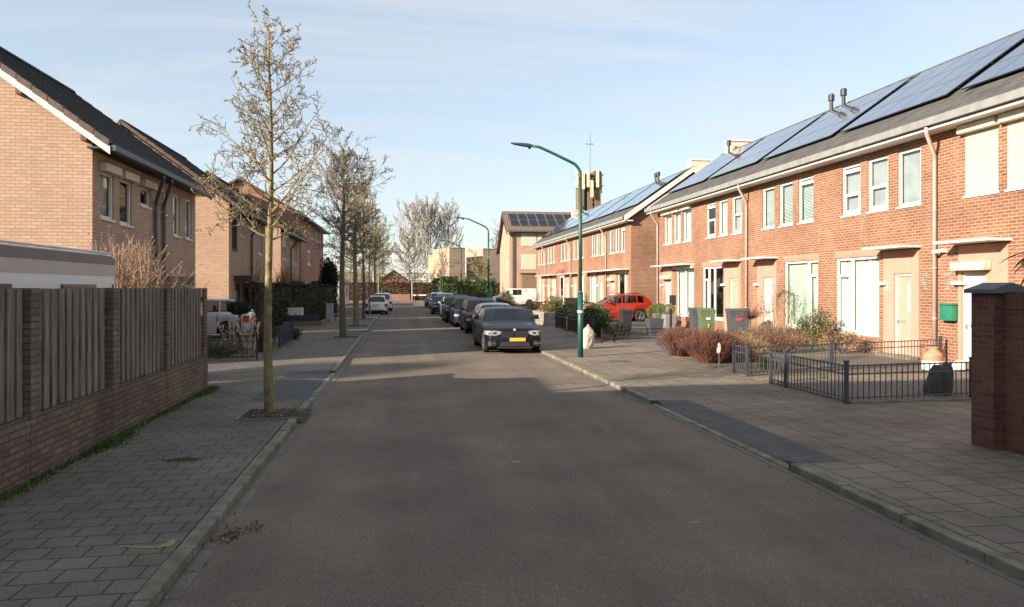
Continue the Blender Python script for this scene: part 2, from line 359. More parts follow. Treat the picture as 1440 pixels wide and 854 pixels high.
# ---------------------------------------------------------------- camera, light, sky
cam = bpy.data.cameras.new('camera'); co = bpy.data.objects.new('camera', cam); col.objects.link(co)
cam.sensor_width = 36; cam.lens = 26.25; cam.shift_y = -23/1440; cam.clip_end = 3000; cam.clip_start = .05
co.location = (0, 0, 2.1); co.rotation_euler = (R(90), 0, -math.atan(155/1050))
sc.camera = co
SUN_EL = R(20); AZ = (.893, .45)
sun = bpy.data.lights.new('sun', 'SUN'); so = bpy.data.objects.new('sun', sun); col.objects.link(so)
sun.energy = 5.0; sun.angle = R(.55); sun.color = (1.0, .865, .69)
d = Vector((AZ[0]*math.cos(SUN_EL), AZ[1]*math.cos(SUN_EL), -math.sin(SUN_EL)))
so.rotation_euler = d.to_track_quat('-Z', 'Y').to_euler(); so.location = (-40, -20, 30)
w = bpy.data.worlds.new('World'); sc.world = w; w.use_nodes = True
N, L = w.node_tree.nodes, w.node_tree.links
bg = N['Background']
sky = N.new('ShaderNodeTexSky'); sky.sky_type = 'NISHITA'; sky.sun_disc = False
sky.sun_elevation = SUN_EL; sky.sun_rotation = math.atan2(-AZ[0], -AZ[1]); sky.air_density = 1.0; sky.dust_density = .8; sky.ozone_density = 1.5
# thin high cloud: streaky noise over the sky directions
tc = N.new('ShaderNodeTexCoord'); sx = N.new('ShaderNodeSeparateXYZ'); L.new(tc.outputs['Generated'], sx.inputs[0])
dv = []
for k in ('X', 'Y'):
    q = N.new('ShaderNodeMath'); q.operation = 'DIVIDE'; a = N.new('ShaderNodeMath'); a.operation = 'ADD'; a.inputs[1].default_value = .12
    mxx = N.new('ShaderNodeMath'); mxx.operation = 'MAXIMUM'; mxx.inputs[1].default_value = 0; L.new(sx.outputs['Z'], mxx.inputs[0]); L.new(mxx.outputs[0], a.inputs[0])
    L.new(sx.outputs[k], q.inputs[0]); L.new(a.outputs[0], q.inputs[1]); dv.append(q.outputs[0])
cx = N.new('ShaderNodeCombineXYZ'); L.new(dv[0], cx.inputs[0]); L.new(dv[1], cx.inputs[1])
mp = N.new('ShaderNodeMapping'); mp.inputs['Rotation'].default_value[2] = R(-6); mp.inputs['Scale'].default_value = (.45, 1.1, 1); L.new(cx.outputs[0], mp.inputs['Vector'])
nz = N.new('ShaderNodeTexNoise'); nz.inputs['Scale'].default_value = 1.1; nz.inputs['Detail'].default_value = 9; nz.inputs['Roughness'].default_value = .58; nz.inputs['Distortion'].default_value = 1.4
L.new(mp.outputs['Vector'], nz.inputs['Vector'])
mr = N.new('ShaderNodeMapRange'); mr.inputs['From Min'].default_value = .42; mr.inputs['From Max'].default_value = .75; mr.inputs['To Min'].default_value = .42; mr.inputs['To Max'].default_value = .85
L.new(nz.outputs['Fac'], mr.inputs['Value'])
hz = N.new('ShaderNodeMapRange'); hz.inputs['From Min'].default_value = 0; hz.inputs['From Max'].default_value = .30; hz.inputs['To Min'].default_value = .68; hz.inputs['To Max'].default_value = 0
L.new(sx.outputs['Z'], hz.inputs['Value'])
mxm = N.new('ShaderNodeMath'); mxm.operation = 'MAXIMUM'; L.new(mr.outputs['Result'], mxm.inputs[0]); L.new(hz.outputs['Result'], mxm.inputs[1])
mx = N.new('ShaderNodeMix'); mx.data_type = 'RGBA'; L.new(mxm.outputs[0], mx.inputs['Factor']); L.new(sky.outputs[0], mx.inputs['A'])
SKYC = mx.inputs['B']; SKYC.default_value = (3.75, 3.92, 4.0, 1)
L.new(mx.outputs['Result'], bg.inputs['Color']); bg.inputs['Strength'].default_value = .098
vs = sc.view_settings; vs.view_transform = 'Standard'; vs.look = 'None'; vs.gamma = 1; vs.exposure = 1.2; vs.use_curve_mapping = False
sc.render.engine = 'CYCLES'; sc.render.resolution_x = 1024; sc.render.resolution_y = 607
sc.cycles.transparent_max_bounces = 16

# ---------------------------------------------------------------- ground, road, pavements
def sheet(name, m, x0, x1, y0, y1, z, **k):
    mb = MB(); mb.quad((x0,y0,z),(x1,y0,z),(x1,y1,z),(x0,y1,z)); o = mb.build(name, m, recalc=False); o['kind'] = 'structure'; return o
ZR = -.08
sheet('ground', M['grassland'], -600, 600, -200, 1000, -.12)
sheet('road', M['asphalt'], -1.56, 4.49, -25, 112, ZR)
sheet('cross_road', M['asphalt'], -70, 70, 112, 117.5, ZR)
mb = MB(); mb.box(-3.0, -1.78, 76, 112, -.11, 0); struct(mb, 'far_pavement', M['pavL'])
mb = MB(); mb.box(-4.05, -1.78, -25, 76, -.11, 0); struct(mb, 'pavement', M['pavL'])
mb = MB(); mb.box(4.7, 8.05, -25, 112, -.11, 0); struct(mb, 'pavement', M['pavR'])
mb = MB(); mb.box(-70, 70, 117.7, 119.2, -.11, 0); struct(mb, 'pavement', M['pavR'])
# kerbs: single stones, slightly uneven, dropped at the driveways
def kerb(x0, x1, y0, y1, top=0., gaps=()):
    mb = MB(); y = y0
    while y < y1-.05:
        L_ = 1.0 if y < 60 else 4.0
        ye = min(y+L_, y1); t = top + rnd.uniform(-.006, .007) + .006; dx = rnd.uniform(-.006,.006)
        for g0, g1 in gaps:
            if g0-.01 <= y < g1: t = ZR+.022
        mb.box(x0+dx, x1+dx, y+.006, ye-.006, -.2, t)
        y = ye
    return mb
gl = [(14.3, 19.3), (33.3, 36.3)]; gr = [(8.3, 13.3), (30.3,34.3)]
struct(kerb(-1.79, -1.655, -24.7, 112, gaps=gl), 'kerb', M['kerb'], bevel=.012)
struct(kerb(4.56, 4.69, -24.7, 112, gaps=gr), 'kerb', M['kerb'], bevel=.012)
mb = MB()
y = -24.5
while y < 112:
    mb.box(-1.65, -1.53, y+.004, y+.496, -.2, ZR+.006+rnd.uniform(-.002,.002)); mb.box(4.46, 4.555, y+.004, y+.496, -.2, ZR+.006+rnd.uniform(-.002,.002)); y += .5
struct(mb, 'gutter_strip', M['gutterstrip'])
# sloping drop ramps
mb = MB(); mb.quad((-1.795,14.4,ZR+.03),(-1.795,19.25,ZR+.03),(-2.75,19.25,.004),(-2.75,14.4,.004)); mb.quad((-1.795,14.4,ZR+.03),(-2.75,14.4,.004),(-2.9,14.0,.003),(-1.8,14.0,.004)); struct(mb, 'dropped_kerb_ramp', M['ramp'])
# carve the pavements: rebuild them as pieces so the ramps sit in real recesses
for o in [o for o in bpy.data.objects if o.name.startswith('pavement') or o.name.startswith('dropped')]: bpy.data.objects.remove(o)
def pave(x0, x1, spans, m, name='pavement', zt=0):
    mb = MB()
    for a, b, xa, xb in spans: mb.box(xa, xb, a, b, -.11, zt)
    struct(mb, name, m)
pave(0,0,[(-25,14.3,-4.05,-1.8),(14.3,19.3,-4.05,-2.75),(19.3,33.3,-4.05,-1.8),(33.3,36.3,-4.05,-2.75),(36.3,76,-4.05,-1.8)], M['pavL'])
pave(0,0,[(-25,8.3,4.7,8.05),(8.3,13.3,5.25,8.05),(13.3,30.3,4.7,8.05),(30.3,34.3,5.55,8.05),(34.3,112,4.7,8.05)], M['pavR'])
pave(0,0,[(117.7,119.2,-70,70)], M['pavR'])
def ramp(xk, xi, y0, y1):
    mb = MB(); a = .45
    zk = ZR+.024
    mb.quad((xk,y0+a,zk),(xi,y0+a,0),(xi,y1-a,0),(xk,y1-a,zk))
    mb.quad((xk,y0,0.001),(xi,y0,0.001),(xi,y0+a,0)); mb.quad((xk,y0,0.001),(xi,y0+a,0),(xk,y0+a,zk))
    mb.quad((xk,y1,0.001),(xi,y1-a,0),(xi,y1,0.001)); mb.quad((xk,y1,0.001),(xk,y1-a,zk),(xi,y1-a,0))
    for q in ((y0, y0+a), (y1, y1-a)): mb.quad((xk,q[0],0.001),(xk,q[1],zk),(xk,q[1],zk-.03),(xk,q[0],zk-.03)); mb.quad((xk+(.14 if xk < 0 else -.14),q[0],zk-.003),(xk,q[0],zk-.003),(xk,q[0],0),(xk+(.14 if xk<0 else -.14),q[0],0))
    struct(mb, 'dropped_kerb_ramp', M['ramp'])
ramp(-1.79,-2.75,14.3,19.3); ramp(-1.79,-2.75,33.3,36.3); ramp(4.69,5.25,8.3,13.3); ramp(4.69,5.55,30.3,34.3)
# gardens and drives
def slab(name, m, x0, x1, y0, y1, zt=0.0): mb = MB(); mb.box(x0, x1, y0, y1, -.11, zt); struct(mb, name, m)
slab('garden_soil', M['soil'], -17, -4.05, -6, 16.2, .0)
slab('driveway', M['pavD'], -17, -4.05, 16.2, 22.2, .002)
slab('garden_soil', M['soil'], -17, -4.05, 22.2, 30.2, .012)
slab('driveway', M['pavD'], -17, -4.05, 30.2, 42.0, .002)
slab('garden_soil', M['soil'], -17, -4.05, 42.0, 112, .012)
slab('garden_soil', M['soil'], 8.05, 24, -6, 8.9, .0)
slab('garden_path', M['pavR'], 8.05, 14.7, 8.9, 12.5, .0)
slab('garden_gravel', M['gravel'], 8.05, 14.7, 12.5, 15.3, .012)
slab('garden_path', M['pavR'], 8.05, 14.7, 15.3, 16.4, .010)
slab('garden_soil', M['soil'], 8.05, 14.7, 16.4, 21.0, .008)
slab('garden_path', M['pavR'], 8.05, 14.7, 21.0, 22.2, .010)
slab('garden_gravel', M['gravel'], 8.05, 14.7, 22.2, 27.2, .006)
slab('driveway', M['pavD'], 8.05, 24, 27.2, 48, .003)
slab('garden_soil', M['soil'], 8.05, 14.7, 48, 82, .008)
slab('driveway', M['pavD'], 8.05, 30, 82, 86, .003)
slab('garden_soil', M['soil'], 8.05, 30, 86, 112, .008)
slab('path_kerb', M['kerb'], 8.0, 8.07, 12.5, 15.3, .035)
slab('path_kerb', M['kerb'], 8.0, 14.6, 12.42, 12.5, .035)
# tree pits
pits = [(-2.15,12.75),(-2.42,31.75),(-2.46,40.9),(-2.49,49.9),(-2.53,60.6),(-2.5,72),(-2.5,84)]
mb = MB()
for x, y in pits:
    n = len(mb.v); G = 9
    for i in range(G):
        for j in range(G):
            u, v = i/(G-1)*2-1, j/(G-1)*2-1
            mb.v.append((x+.1+u*.5, y+v*.45, .004 + .05*max(0, 1-(u*u+v*v)) + rnd.uniform(0,.012)*(abs(u)<.9 and abs(v)<.9)))
    for i in range(G-1):
        for j in range(G-1): mb.f.append((n+i*G+j, n+(i+1)*G+j, n+(i+1)*G+j+1, n+i*G+j+1)); mb.m.append(0)
struct(mb, 'tree_pit_soil', M['dirt'], smooth=True)
mb = MB()
for x, y in pits[:5]:
    for a in ((x-.46,x-.41,y-.5,y+.5),(x-.41,x+.62,y-.5,y-.455),(x-.41,x+.62,y+.455,y+.5)): mb.box(*a, -.05, .022)
struct(mb, 'tree_pit_edging', M['kerb'])
# yellow marks, drain cover, road repairs
mb = MB(); mb.quad((-1.98,6.35,.004),(-1.84,6.37,.004),(-1.84,6.55,.004),(-1.88,6.55,.004)); mb.quad((-2.25,6.42,.004),(-1.985,6.36,.004),(-1.985,6.40,.004),(-2.25,6.45,.004)); struct(mb, 'painted_mark', M['yellow'], recalc=False)
mb = MB(); mb.quad((-2.2,4.94,.004),(-2.0,4.92,.004),(-2.0,5.0,.004),(-2.2,4.99,.004)); struct(mb, 'painted_mark', M['yellow'], recalc=False)
mb = MB(); mb.box(5.8,6.4,20.2,20.75,-.05,.006); struct(mb, 'drain_cover', M['ramp'])
mb = MB()
for (x,y,a) in ((2.0,4.75,.14),(2.12,4.74,.1),(1.42,9.2,.08),(2.05,18.5,.12),(.7,14,.05),(3.1,11,.05),(2.7,6.6,.06)):
    p = [(x+a*math.cos(t)*rnd.uniform(.6,1), y+a*.5*math.sin(t)*rnd.uniform(.6,1), ZR+.004) for t in [k*math.pi/4 for k in range(8)]]
    mb.quad(*p)
struct(mb, 'road_speck', M['stone'], recalc=False)
# crack lines
mb = MB()
for (xa,ya,xb,yb) in ((1.0,13.6,4.3,14.6),(3.6,10.2,4.3,9.2),(2.6,16.2,4.2,16.6)):
    n=14; pr=None
    for i in range(n+1):
        t=i/n; x=xa+(xb-xa)*t+rnd.uniform(-.04,.04); y=ya+(yb-ya)*t+rnd.uniform(-.05,.05)
        if pr: mb.quad((pr[0],pr[1]-.012,ZR+.003),(x,y-.012,ZR+.003),(x,y+.012,ZR+.003),(pr[0],pr[1]+.012,ZR+.003))
        pr=(x,y)
struct(mb, 'road_crack', M['black'], recalc=False)

# ---------------------------------------------------------------- building kit (facade planes x=c or y=c; s = outward sign)
def pt(ax, c, a, z): return (c, a, z) if ax == 'x' else (a, c, z)
def bx(mb, ax, c, s, d0, d1, a0, a1, z0, z1):
    c0, c1 = sorted((c+s*d0, c+s*d1))
    if ax == 'x': mb.box(c0, c1, a0, a1, z0, z1)
    else: mb.box(a0, a1, c0, c1, z0, z1)
def panel(mb, ax, c, s, a0, a1, z0, z1, holes, depth=.12):
    A = sorted({a0, a1} | {q for h in holes for q in h[:2] if a0 < q < a1}); Z = sorted({z0, z1} | {q for h in holes for q in h[2:4] if z0 < q < z1})
    for i in range(len(A)-1):
        for j in range(len(Z)-1):
            am, zm = (A[i]+A[i+1])/2, (Z[j]+Z[j+1])/2
            if any(h[0] < am < h[1] and h[2] < zm < h[3] for h in holes): continue
            mb.quad(pt(ax,c,A[i],Z[j]), pt(ax,c,A[i+1],Z[j]), pt(ax,c,A[i+1],Z[j+1]), pt(ax,c,A[i],Z[j+1]))
    e = c - s*depth
    for h in holes:
        b0, b1, y0, y1 = h[:4]
        for (p, q) in (((b0,y0),(b1,y0)),((b1,y0),(b1,y1)),((b1,y1),(b0,y1)),((b0,y1),(b0,y0))):
            mb.quad(pt(ax,c,*p), pt(ax,c,*q), pt(ax,e,*q), pt(ax,e,*p))
def window(parent, ax, c, s, a0, a1, z0, z1, cols=(), trans=None, style='curtain', frame=None, fw=.07, vent=False, shutter=None, box=False, sill=True, depth=.05, label=None):
    fm = frame or M['white']; mb = MB(); d0, d1 = -depth-.06, -depth
    W_ = a1-a0; H_ = z1-z0
    bx(mb,ax,c,s,d0,d1,a0,a1,z0,z0+fw); bx(mb,ax,c,s,d0,d1,a0,a1,z1-fw,z1); bx(mb,ax,c,s,d0,d1,a0,a0+fw,z0+fw,z1-fw); bx(mb,ax,c,s,d0,d1,a1-fw,a1,z0+fw,z1-fw)
    for k in cols: q = a0+W_*k; bx(mb,ax,c,s,d0,d1+.004,q-fw*.7,q+fw*.7,z0+fw,z1-fw)
    if trans:
        t, ca, cb = trans; q = z0+H_*t
        bx(mb,ax,c,s,d0,d1+.002,a0+W_*ca,a0+W_*cb,q-fw*.55,q+fw*.55)
        bx(mb,ax,c,s,d0+.01,d1+.02,a0+W_*ca+fw,a0+W_*cb-fw,z0+fw+.01,z0+fw+.07); bx(mb,ax,c,s,d0+.01,d1+.02,a0+W_*ca+fw,a0+W_*ca+fw+.06,z0+fw+.07,q-fw*.6); bx(mb,ax,c,s,d0+.01,d1+.02,a0+W_*cb-fw-.06,a0+W_*cb-fw,z0+fw+.07,q-fw*.6)
    if vent: bx(mb,ax,c,s,d0,d1+.03,a0+fw,a1-fw,z1-fw-.18,z1-fw-.06)
    if sill: bx(mb,ax,c,s,-depth-.02,.045,a0-.03,a1+.03,z0-.06,z0-.002)
    o = mb.build('window', fm, parent)
    if label: o['label'] = label
    g = MB(); dd = c+s*(d0+.02); g.quad(pt(ax,dd,a0+.02,z0+.02),pt(ax,dd,a1-.02,z0+.02),pt(ax,dd,a1-.02,z1-.02),pt(ax,dd,a0+.02,z1-.02)); g.build('pane', M['glass'], o)
    k = MB(); dd = -depth-.13
    if style in ('curtain', 'half', 'dark'):
        a_s, a_e = (a0, a1) if style != 'half' else (a0, a0+W_*.55)
        if style == 'dark': a_s, a_e = a0, a0+W_*.16
        n = max(3, int((a_e-a_s)/.035)); pr = None
        for i in range(n+1):
            a = a_s+(a_e-a_s)*i/n; q = c+s*(dd+.03*math.sin(i*1.1+a0*5)+.018*math.sin(i*.43))
            if pr: k.quad(pt(ax,pr[1],pr[0],z0+.02),pt(ax,q,a,z0+.02),pt(ax,q,a,z1-.02),pt(ax,pr[1],pr[0],z1-.02))
            pr = (a, q)
        k.build('curtain', M['curtain'], o, smooth=True, recalc=False)
    elif style in ('blind', 'blindg'):
        q = c+s*dd; k.quad(pt(ax,q,a0+.02,z0+.02),pt(ax,q,a1-.02,z0+.02),pt(ax,q,a1-.02,z1-.02),pt(ax,q,a0+.02,z1-.02)); k.build('blind', M[style], o)
    elif style == 'venetian':
        z = z0+.1
        while z < z1-.05:
            k.quad(pt(ax,c+s*dd,a0+.03,z),pt(ax,c+s*dd,a1-.03,z),pt(ax,c+s*(dd-.03),a1-.03,z+.045),pt(ax,c+s*(dd-.03),a0+.03,z+.045)); z += .055
        k.build('blind', M['curtain'], o)
    if box or shutter is not None:
        k = MB(); bx(k,ax,c,s,.002,.2,a0-.08,a1+.08,z1-.02,z1+.2); k.build('shutter_box', M['offwhite'], o, bevel=.02)
    if shutter is not None:
        k = MB(); z = z1-.02; zb = z0 + H_*(1-shutter)
        while z > zb: bx(k,ax,c,s,-.03,-.008,a0,a1,z-.045,z-.008); bx(k,ax,c,s,-.03,-.018,a0,a1,z-.008,z); z -= .045
        bx(k,ax,c,s,-.035,.0,a0,a1,zb-.03,zb+.015); k.build('shutter', M['shutter'], o)
    return o
def downpipe(parent, X, y, s, ztop, xg, m=None, elbow=True, dy=.35, r=.055):
    mb = MB(); xw = X + s*(r+.03)
    pts = [(xg, y-dy, ztop), (xg, y-dy, ztop-.22), (xw, y, ztop-.75), (xw, y, ztop-1.0), (xw, y, .0)] if elbow else [(xw,y,ztop),(xw,y,0)]
    mb.tube(pts, r, 8)
    for z in (1.2, 2.6, 4.2): mb.tube([(xw,y,z),(xw,y,z+.05)], r+.012, 8)
    mb.build('downpipe', m or M['dpipe'], parent, smooth=True)
def text_mesh(parent, s, name, m, size, mtx, depth=.01):
    cu = bpy.data.curves.new(name, 'FONT'); cu.body = s; cu.size = size; cu.extrude = depth; cu.align_x = 'CENTER'
    t = bpy.data.objects.new('tmp', cu); col.objects.link(t); dg = bpy.context.evaluated_depsgraph_get()
    me = bpy.data.meshes.new_from_object(t.evaluated_get(dg)); bpy.data.objects.remove(t)
    me.transform(mtx); me.materials.clear(); me.materials.append(m); me.name = name
    o = bpy.data.objects.new(name, me); col.objects.link(o); o.parent = parent; return o

# ---------------------------------------------------------------- right-hand terraces
XF = 14.7; EX, EZ, RX, RZ = 14.2, 6.70, 18.8, 9.90
SL = (RZ-EZ)/(RX-EX); NRM = Vector((-SL, 0, 1)).normalized(); DSL = Vector((1, 0, SL)).normalized()
def terrace_house(y0, y1, name_lbl, door, gw, uws, cfg, first=False, last=False, grp='terraced houses of the long red brick rows'):
    t = thing('terraced_house', (XF, (y0+y1)/2, 0), name_lbl, 'house', grp)
    e0 = y0-.35 if first else y0; e1 = y1+.35 if last else y1
    holes = [(door[0], door[1], 0, 3.2), (gw[0], gw[1], .6, 3.08)] + [(a, b, 4.5, 6.15) for a, b in uws]
    mb = MB(); panel(mb, 'x', XF, -1, y0, y1, 0, 6.42, holes)
    mb.box(XF+.14, 22.9, y0+.02, y0+.1, .02, 6.4) if not first else None
    mb.box(XF+.14, 22.9, y1-.1, y1-.02, .02, 6.4) if not last else None
    for fl, yy in ((first, y0), (last, y1)):
        if fl: mb.prism([(XF+.004,0),(22.9,0),(22.9,6.88),(RX,9.72),(XF+.004,6.88)], 'y', yy-.001 if yy == y1 else yy+.001, yy+.22 if yy == y0 else yy-.22)
    mb.quad((22.9,y0,0),(22.9,y1,0),(22.9,y1,6.5),(22.9,y0,6.5))
    wl = mb.build('wall', M['brickA'], t, recalc=False)
    mb = MB(); mb.box(XF+.15, 22.8, y0+.12, y1-.12, 3.3, 3.5); mb.box(XF+.15, 22.8, y0+.12, y1-.12, 6.3, 6.38); mb.box(17.7,17.8,y0+.12,y1-.12,.02,3.28); mb.box(17.7,17.8,y0+.12,y1-.12,3.52,6.28); mb.build('interior_wall', M['room'], t)
    # roof
    mb = MB(); th = .13
    mb.prism([(EX,EZ),(RX,RZ),(2*RX-EX,EZ),(2*RX-EX,EZ-th),(RX,RZ-th),(EX,EZ-th)], 'y', e0, e1)
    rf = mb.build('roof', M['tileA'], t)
    mb = MB(); y = e0
    while y < e1-.05: mb.prism([(RX-.16,RZ-.07),(RX-.09,RZ+.05),(RX,RZ+.09),(RX+.09,RZ+.05),(RX+.16,RZ-.07)], 'y', y, min(y+.31, e1)); y += .33
    mb.build('ridge_tiles', M['tileA'], rf)
    mb = MB(); mb.box(EX-.06, XF+.03, e0+.001, e1-.001, 6.36, 6.43); mb.build('soffit', M['white'], t)
    mb = MB(); mb.box(EX-.02, EX+.02, e0+.001, e1-.001, 6.43, 6.60); mb.box(EX-.17, EX-.025, e0, e1, 6.46, 6.49); mb.box(EX-.19, EX-.165, e0, e1, 6.46, 6.66)
    y = e0+.3
    while y < e1: mb.box(EX-.195, EX-.01, y-.015, y+.015, 6.655, 6.67); y += .7
    mb.build('gutter', M['zinc'], t)
    for fl, yy, sg in ((first, e0, -1), (last, e1, 1)):
        if fl:
            mb = MB(); mb.prism([(EX-.05,EZ-.36),(EX-.05,EZ+.02),(RX,RZ+.04),(2*RX-EX,EZ+.02),(2*RX-EX,EZ-.3),(RX,RZ-.28)], 'y', yy, yy+sg*.04); mb.build('bargeboard', M['white'], t)
    # door bay
    ps = MB(); dl = door; dw = cfg.get('leaf', (dl[0]+.45, dl[0]+1.3)) 
    panel(ps, 'x', XF-.03, -1, dl[0]+.03, dl[1]-.03, 0, 3.2, [(dw[0], dw[1], .02, 2.5)], .14)
    bx(ps, 'x', XF-.03, -1, -.0, .006, dl[0]+.3, dl[0]+.32, 2.5, 3.2)
    for a in (dl[0], dl[1]-.03): bx(ps,'x',XF,-1,-.1,.03,a,a+.03,0,3.2)
    ps.build('door_surround', M['pink'], t, recalc=False)
    mb = MB(); bx(mb,'x',XF,-1,-.14,-.08,dw[0],dw[1],.02,2.5); dr = mb.build('door', M[cfg.get('doorm','pinkdoor')], t)
    mb = MB(); a_ = dw[0]+.12; bx(mb,'x',XF,-1,-.079,-.07,a_,a_+.2,1.35,2.25); mb.build('door_glass', M['blindg'], dr)
    mb = MB(); bx(mb,'x',XF,-1,-.079,-.06,a_+.25,a_+.52,1.05,1.13); mb.build('letter_plate', M['zinc'], dr)
    mb = MB(); bx(mb,'x',XF,-1,-.079,-.02,dw[1]-.12,dw[1]-.09,1.0,1.12); mb.build('handle', M['zinc'], dr)
    mb = MB(); bx(mb,'x',XF,-1,-.1,-.035,dw[0]-.001,dw[0]+.06,.02,2.5); bx(mb,'x',XF,-1,-.1,-.035,dw[1]-.06,dw[1]+.001,.02,2.5); bx(mb,'x',XF,-1,-.1,-.035,dw[0]+.06,dw[1]-.06,2.43,2.5); mb.build('door_frame', M['white'], t)
    mb = MB(); c0_, c1_ = cfg.get('canopy', (dl[0]-.1, dl[1]+.1)); bx(mb,'x',XF,-1,.002,.70,c0_,c1_,3.235,3.305); mb.build('canopy', M['white'], t, bevel=.008)
    mb = MB(); bx(mb,'x',XF,-1,-.05,.16,dl[0]-.02+(dl[1]-dl[0])*.95-.1,dl[1]+.12,2.16,2.26); mb.build('wall_lamp', M['white'], t, bevel=.01)
    mb = MB(); bx(mb,'x',XF,-1,-.1,.35,dl[0],dl[1],-.02,.1); mb.build('doorstep', M['kerb'], t, bevel=.01)
    if cfg.get('doorbox'): mb = MB(); bx(mb,'x',XF,-1,.03,.3,dw[0]-.2,dw[1]+.1,2.53,2.76); mb.build('shutter_box', M['offwhite'], t, bevel=.03)
    if cfg.get('mail'):
        a, mk = cfg['mail']; mb = MB(); bx(mb,'x',XF,-1,.0,.22,a-.22,a+.22,1.2,1.62); bx(mb,'x',XF,-1,.0,.26,a-.25,a+.25,1.62,1.66); mb.build('letterbox', M[mk], t, bevel=.01)
    # windows
    window(t,'x',XF,-1,gw[0],gw[1],.6,3.08, cols=cfg.get('cols',(.5,)), trans=cfg.get('trans'), style=cfg.get('gs','curtain'), fw=.085, shutter=cfg.get('gshut'), box=cfg.get('gbox',False), label=cfg.get('glabel'))
    ust = cfg.get('us', ('curtain','blind','curtain')); uv = cfg.get('uv', (0,0,0)); ush = cfg.get('ushut', (None,None,None)); ub = cfg.get('ubox', (0,0,0))
    for i, (a, b) in enumerate(uws):
        window(t,'x',XF,-1,a,b,4.5,6.15, style=ust[i], vent=bool(uv[i]), fw=.085, shutter=ush[i], box=bool(ub[i]), trans=cfg.get('utr',(None,None,None))[i], label='window behind a closed cream roller shutter' if ush[i] else None)
    # soldier course band over window
    mb = MB(); bx(mb,'x',XF,-1,.0,.004,gw[0]-.05,gw[1]+.05,3.082,3.30); mb.build('lintel', M['lintel'], t)
    if cfg.get('dp'): downpipe(t, XF, cfg['dp'], -1, 6.5, EX-.1)
    # solar panels
    n = 5; g0, g1 = y0+.28, y1-.28; pw = (g1-g0)/n; s0 = (15.25-EX)/DSL.x; s1 = (18.45-EX)/DSL.x; ph = (s1-s0)/3
    if cfg.get('pv', True):
        for r in range(3):
            for k in range(n):
                mb = MB(); A0, A1 = g0+pw*k+.005, g0+pw*(k+1)-.005; S0, S1 = s0+ph*r+.006, s0+ph*(r+1)-.006
                def P3(a, q, h): v = Vector((EX, a, EZ)) + DSL*q + NRM*h; return v
                def slabq(a0,a1,q0,q1,h0,h1):
                    n_ = len(mb.v); mb.v += [tuple(P3(a,q,h_)) for h_ in (h0,h1) for (a,q) in ((a0,q0),(a1,q0),(a1,q1),(a0,q1))]
                    for f in ((0,3,2,1),(4,5,6,7),(0,1,5,4),(1,2,6,5),(2,3,7,6),(3,0,4,7)): mb.f.append(tuple(n_+i for i in f)); mb.m.append(mb.mi)
                mb.mi = 1; slabq(A0,A1,S0,S1,.09,.125); mb.mi = 0; slabq(A0+.012,A1-.012,S0+.012,S1-.012,.1,.128)
                mb.build('solar_panel', [M['pv'], M['black']], t)
        mb = MB()
        for r in (.35, .65, 1.35, 1.65, 2.35, 2.65):
            q = s0+ph*r
            v0 = Vector((EX, g0, EZ))+DSL*q; mb.tube([v0+NRM*.07, v0+NRM*.07+Vector((0,g1-g0,0))], .022, 4)
        mb.build('panel_rail', M['black'], t)
    if cfg.get('chim'):
        for (a, xx) in cfg['chim']:
            mb = MB(); mb.box(xx, xx+1.3, a, a+.75, RZ-1.2, RZ+.55); ch = mb.build('chimney', M['pinkchim'], rf); mb = MB(); mb.box(xx-.06, xx+1.36, a-.06, a+.81, RZ+.55, RZ+.65); mb.build('cap', M['white'], rf)
    if cfg.get('vents'):
        for a in cfg['vents']:
            mb = MB(); mb.tube([(18.3,a,9.3),(18.3,a,10.15)], .075, 10); mb.tube([(18.3,a,10.12),(18.3,a,10.38)], .13, 10); mb.tube([(18.3,a,10.38),(18.3,a,10.42)], .09, 10); mb.build('roof_vent', M['blackpl'], rf, smooth=False)
    return t
M['pinkdoor'] = mat('pale_pink_door', (.47,.29,.225), .5, var=.03)
M['whitedoor'] = mat('white_door', (.60,.53,.44), .4, var=.03)
M['darkdoor'] = mat('dark_door', (.06,.05,.05), .4)
M['lintel'] = brick_mat('lintel_brick', (.46,.21,.15), (.40,.17,.12), (.45,.30,.23), bw=.085, rh=.25, mo=.008, off=0, dirt=.1, bump=.4)
M['pinkchim'] = mat('pale_chimney_render', (.66,.50,.40), .9, var=.06)
M['greenbox'] = mat('green_letterbox', (.02,.16,.10), .4)
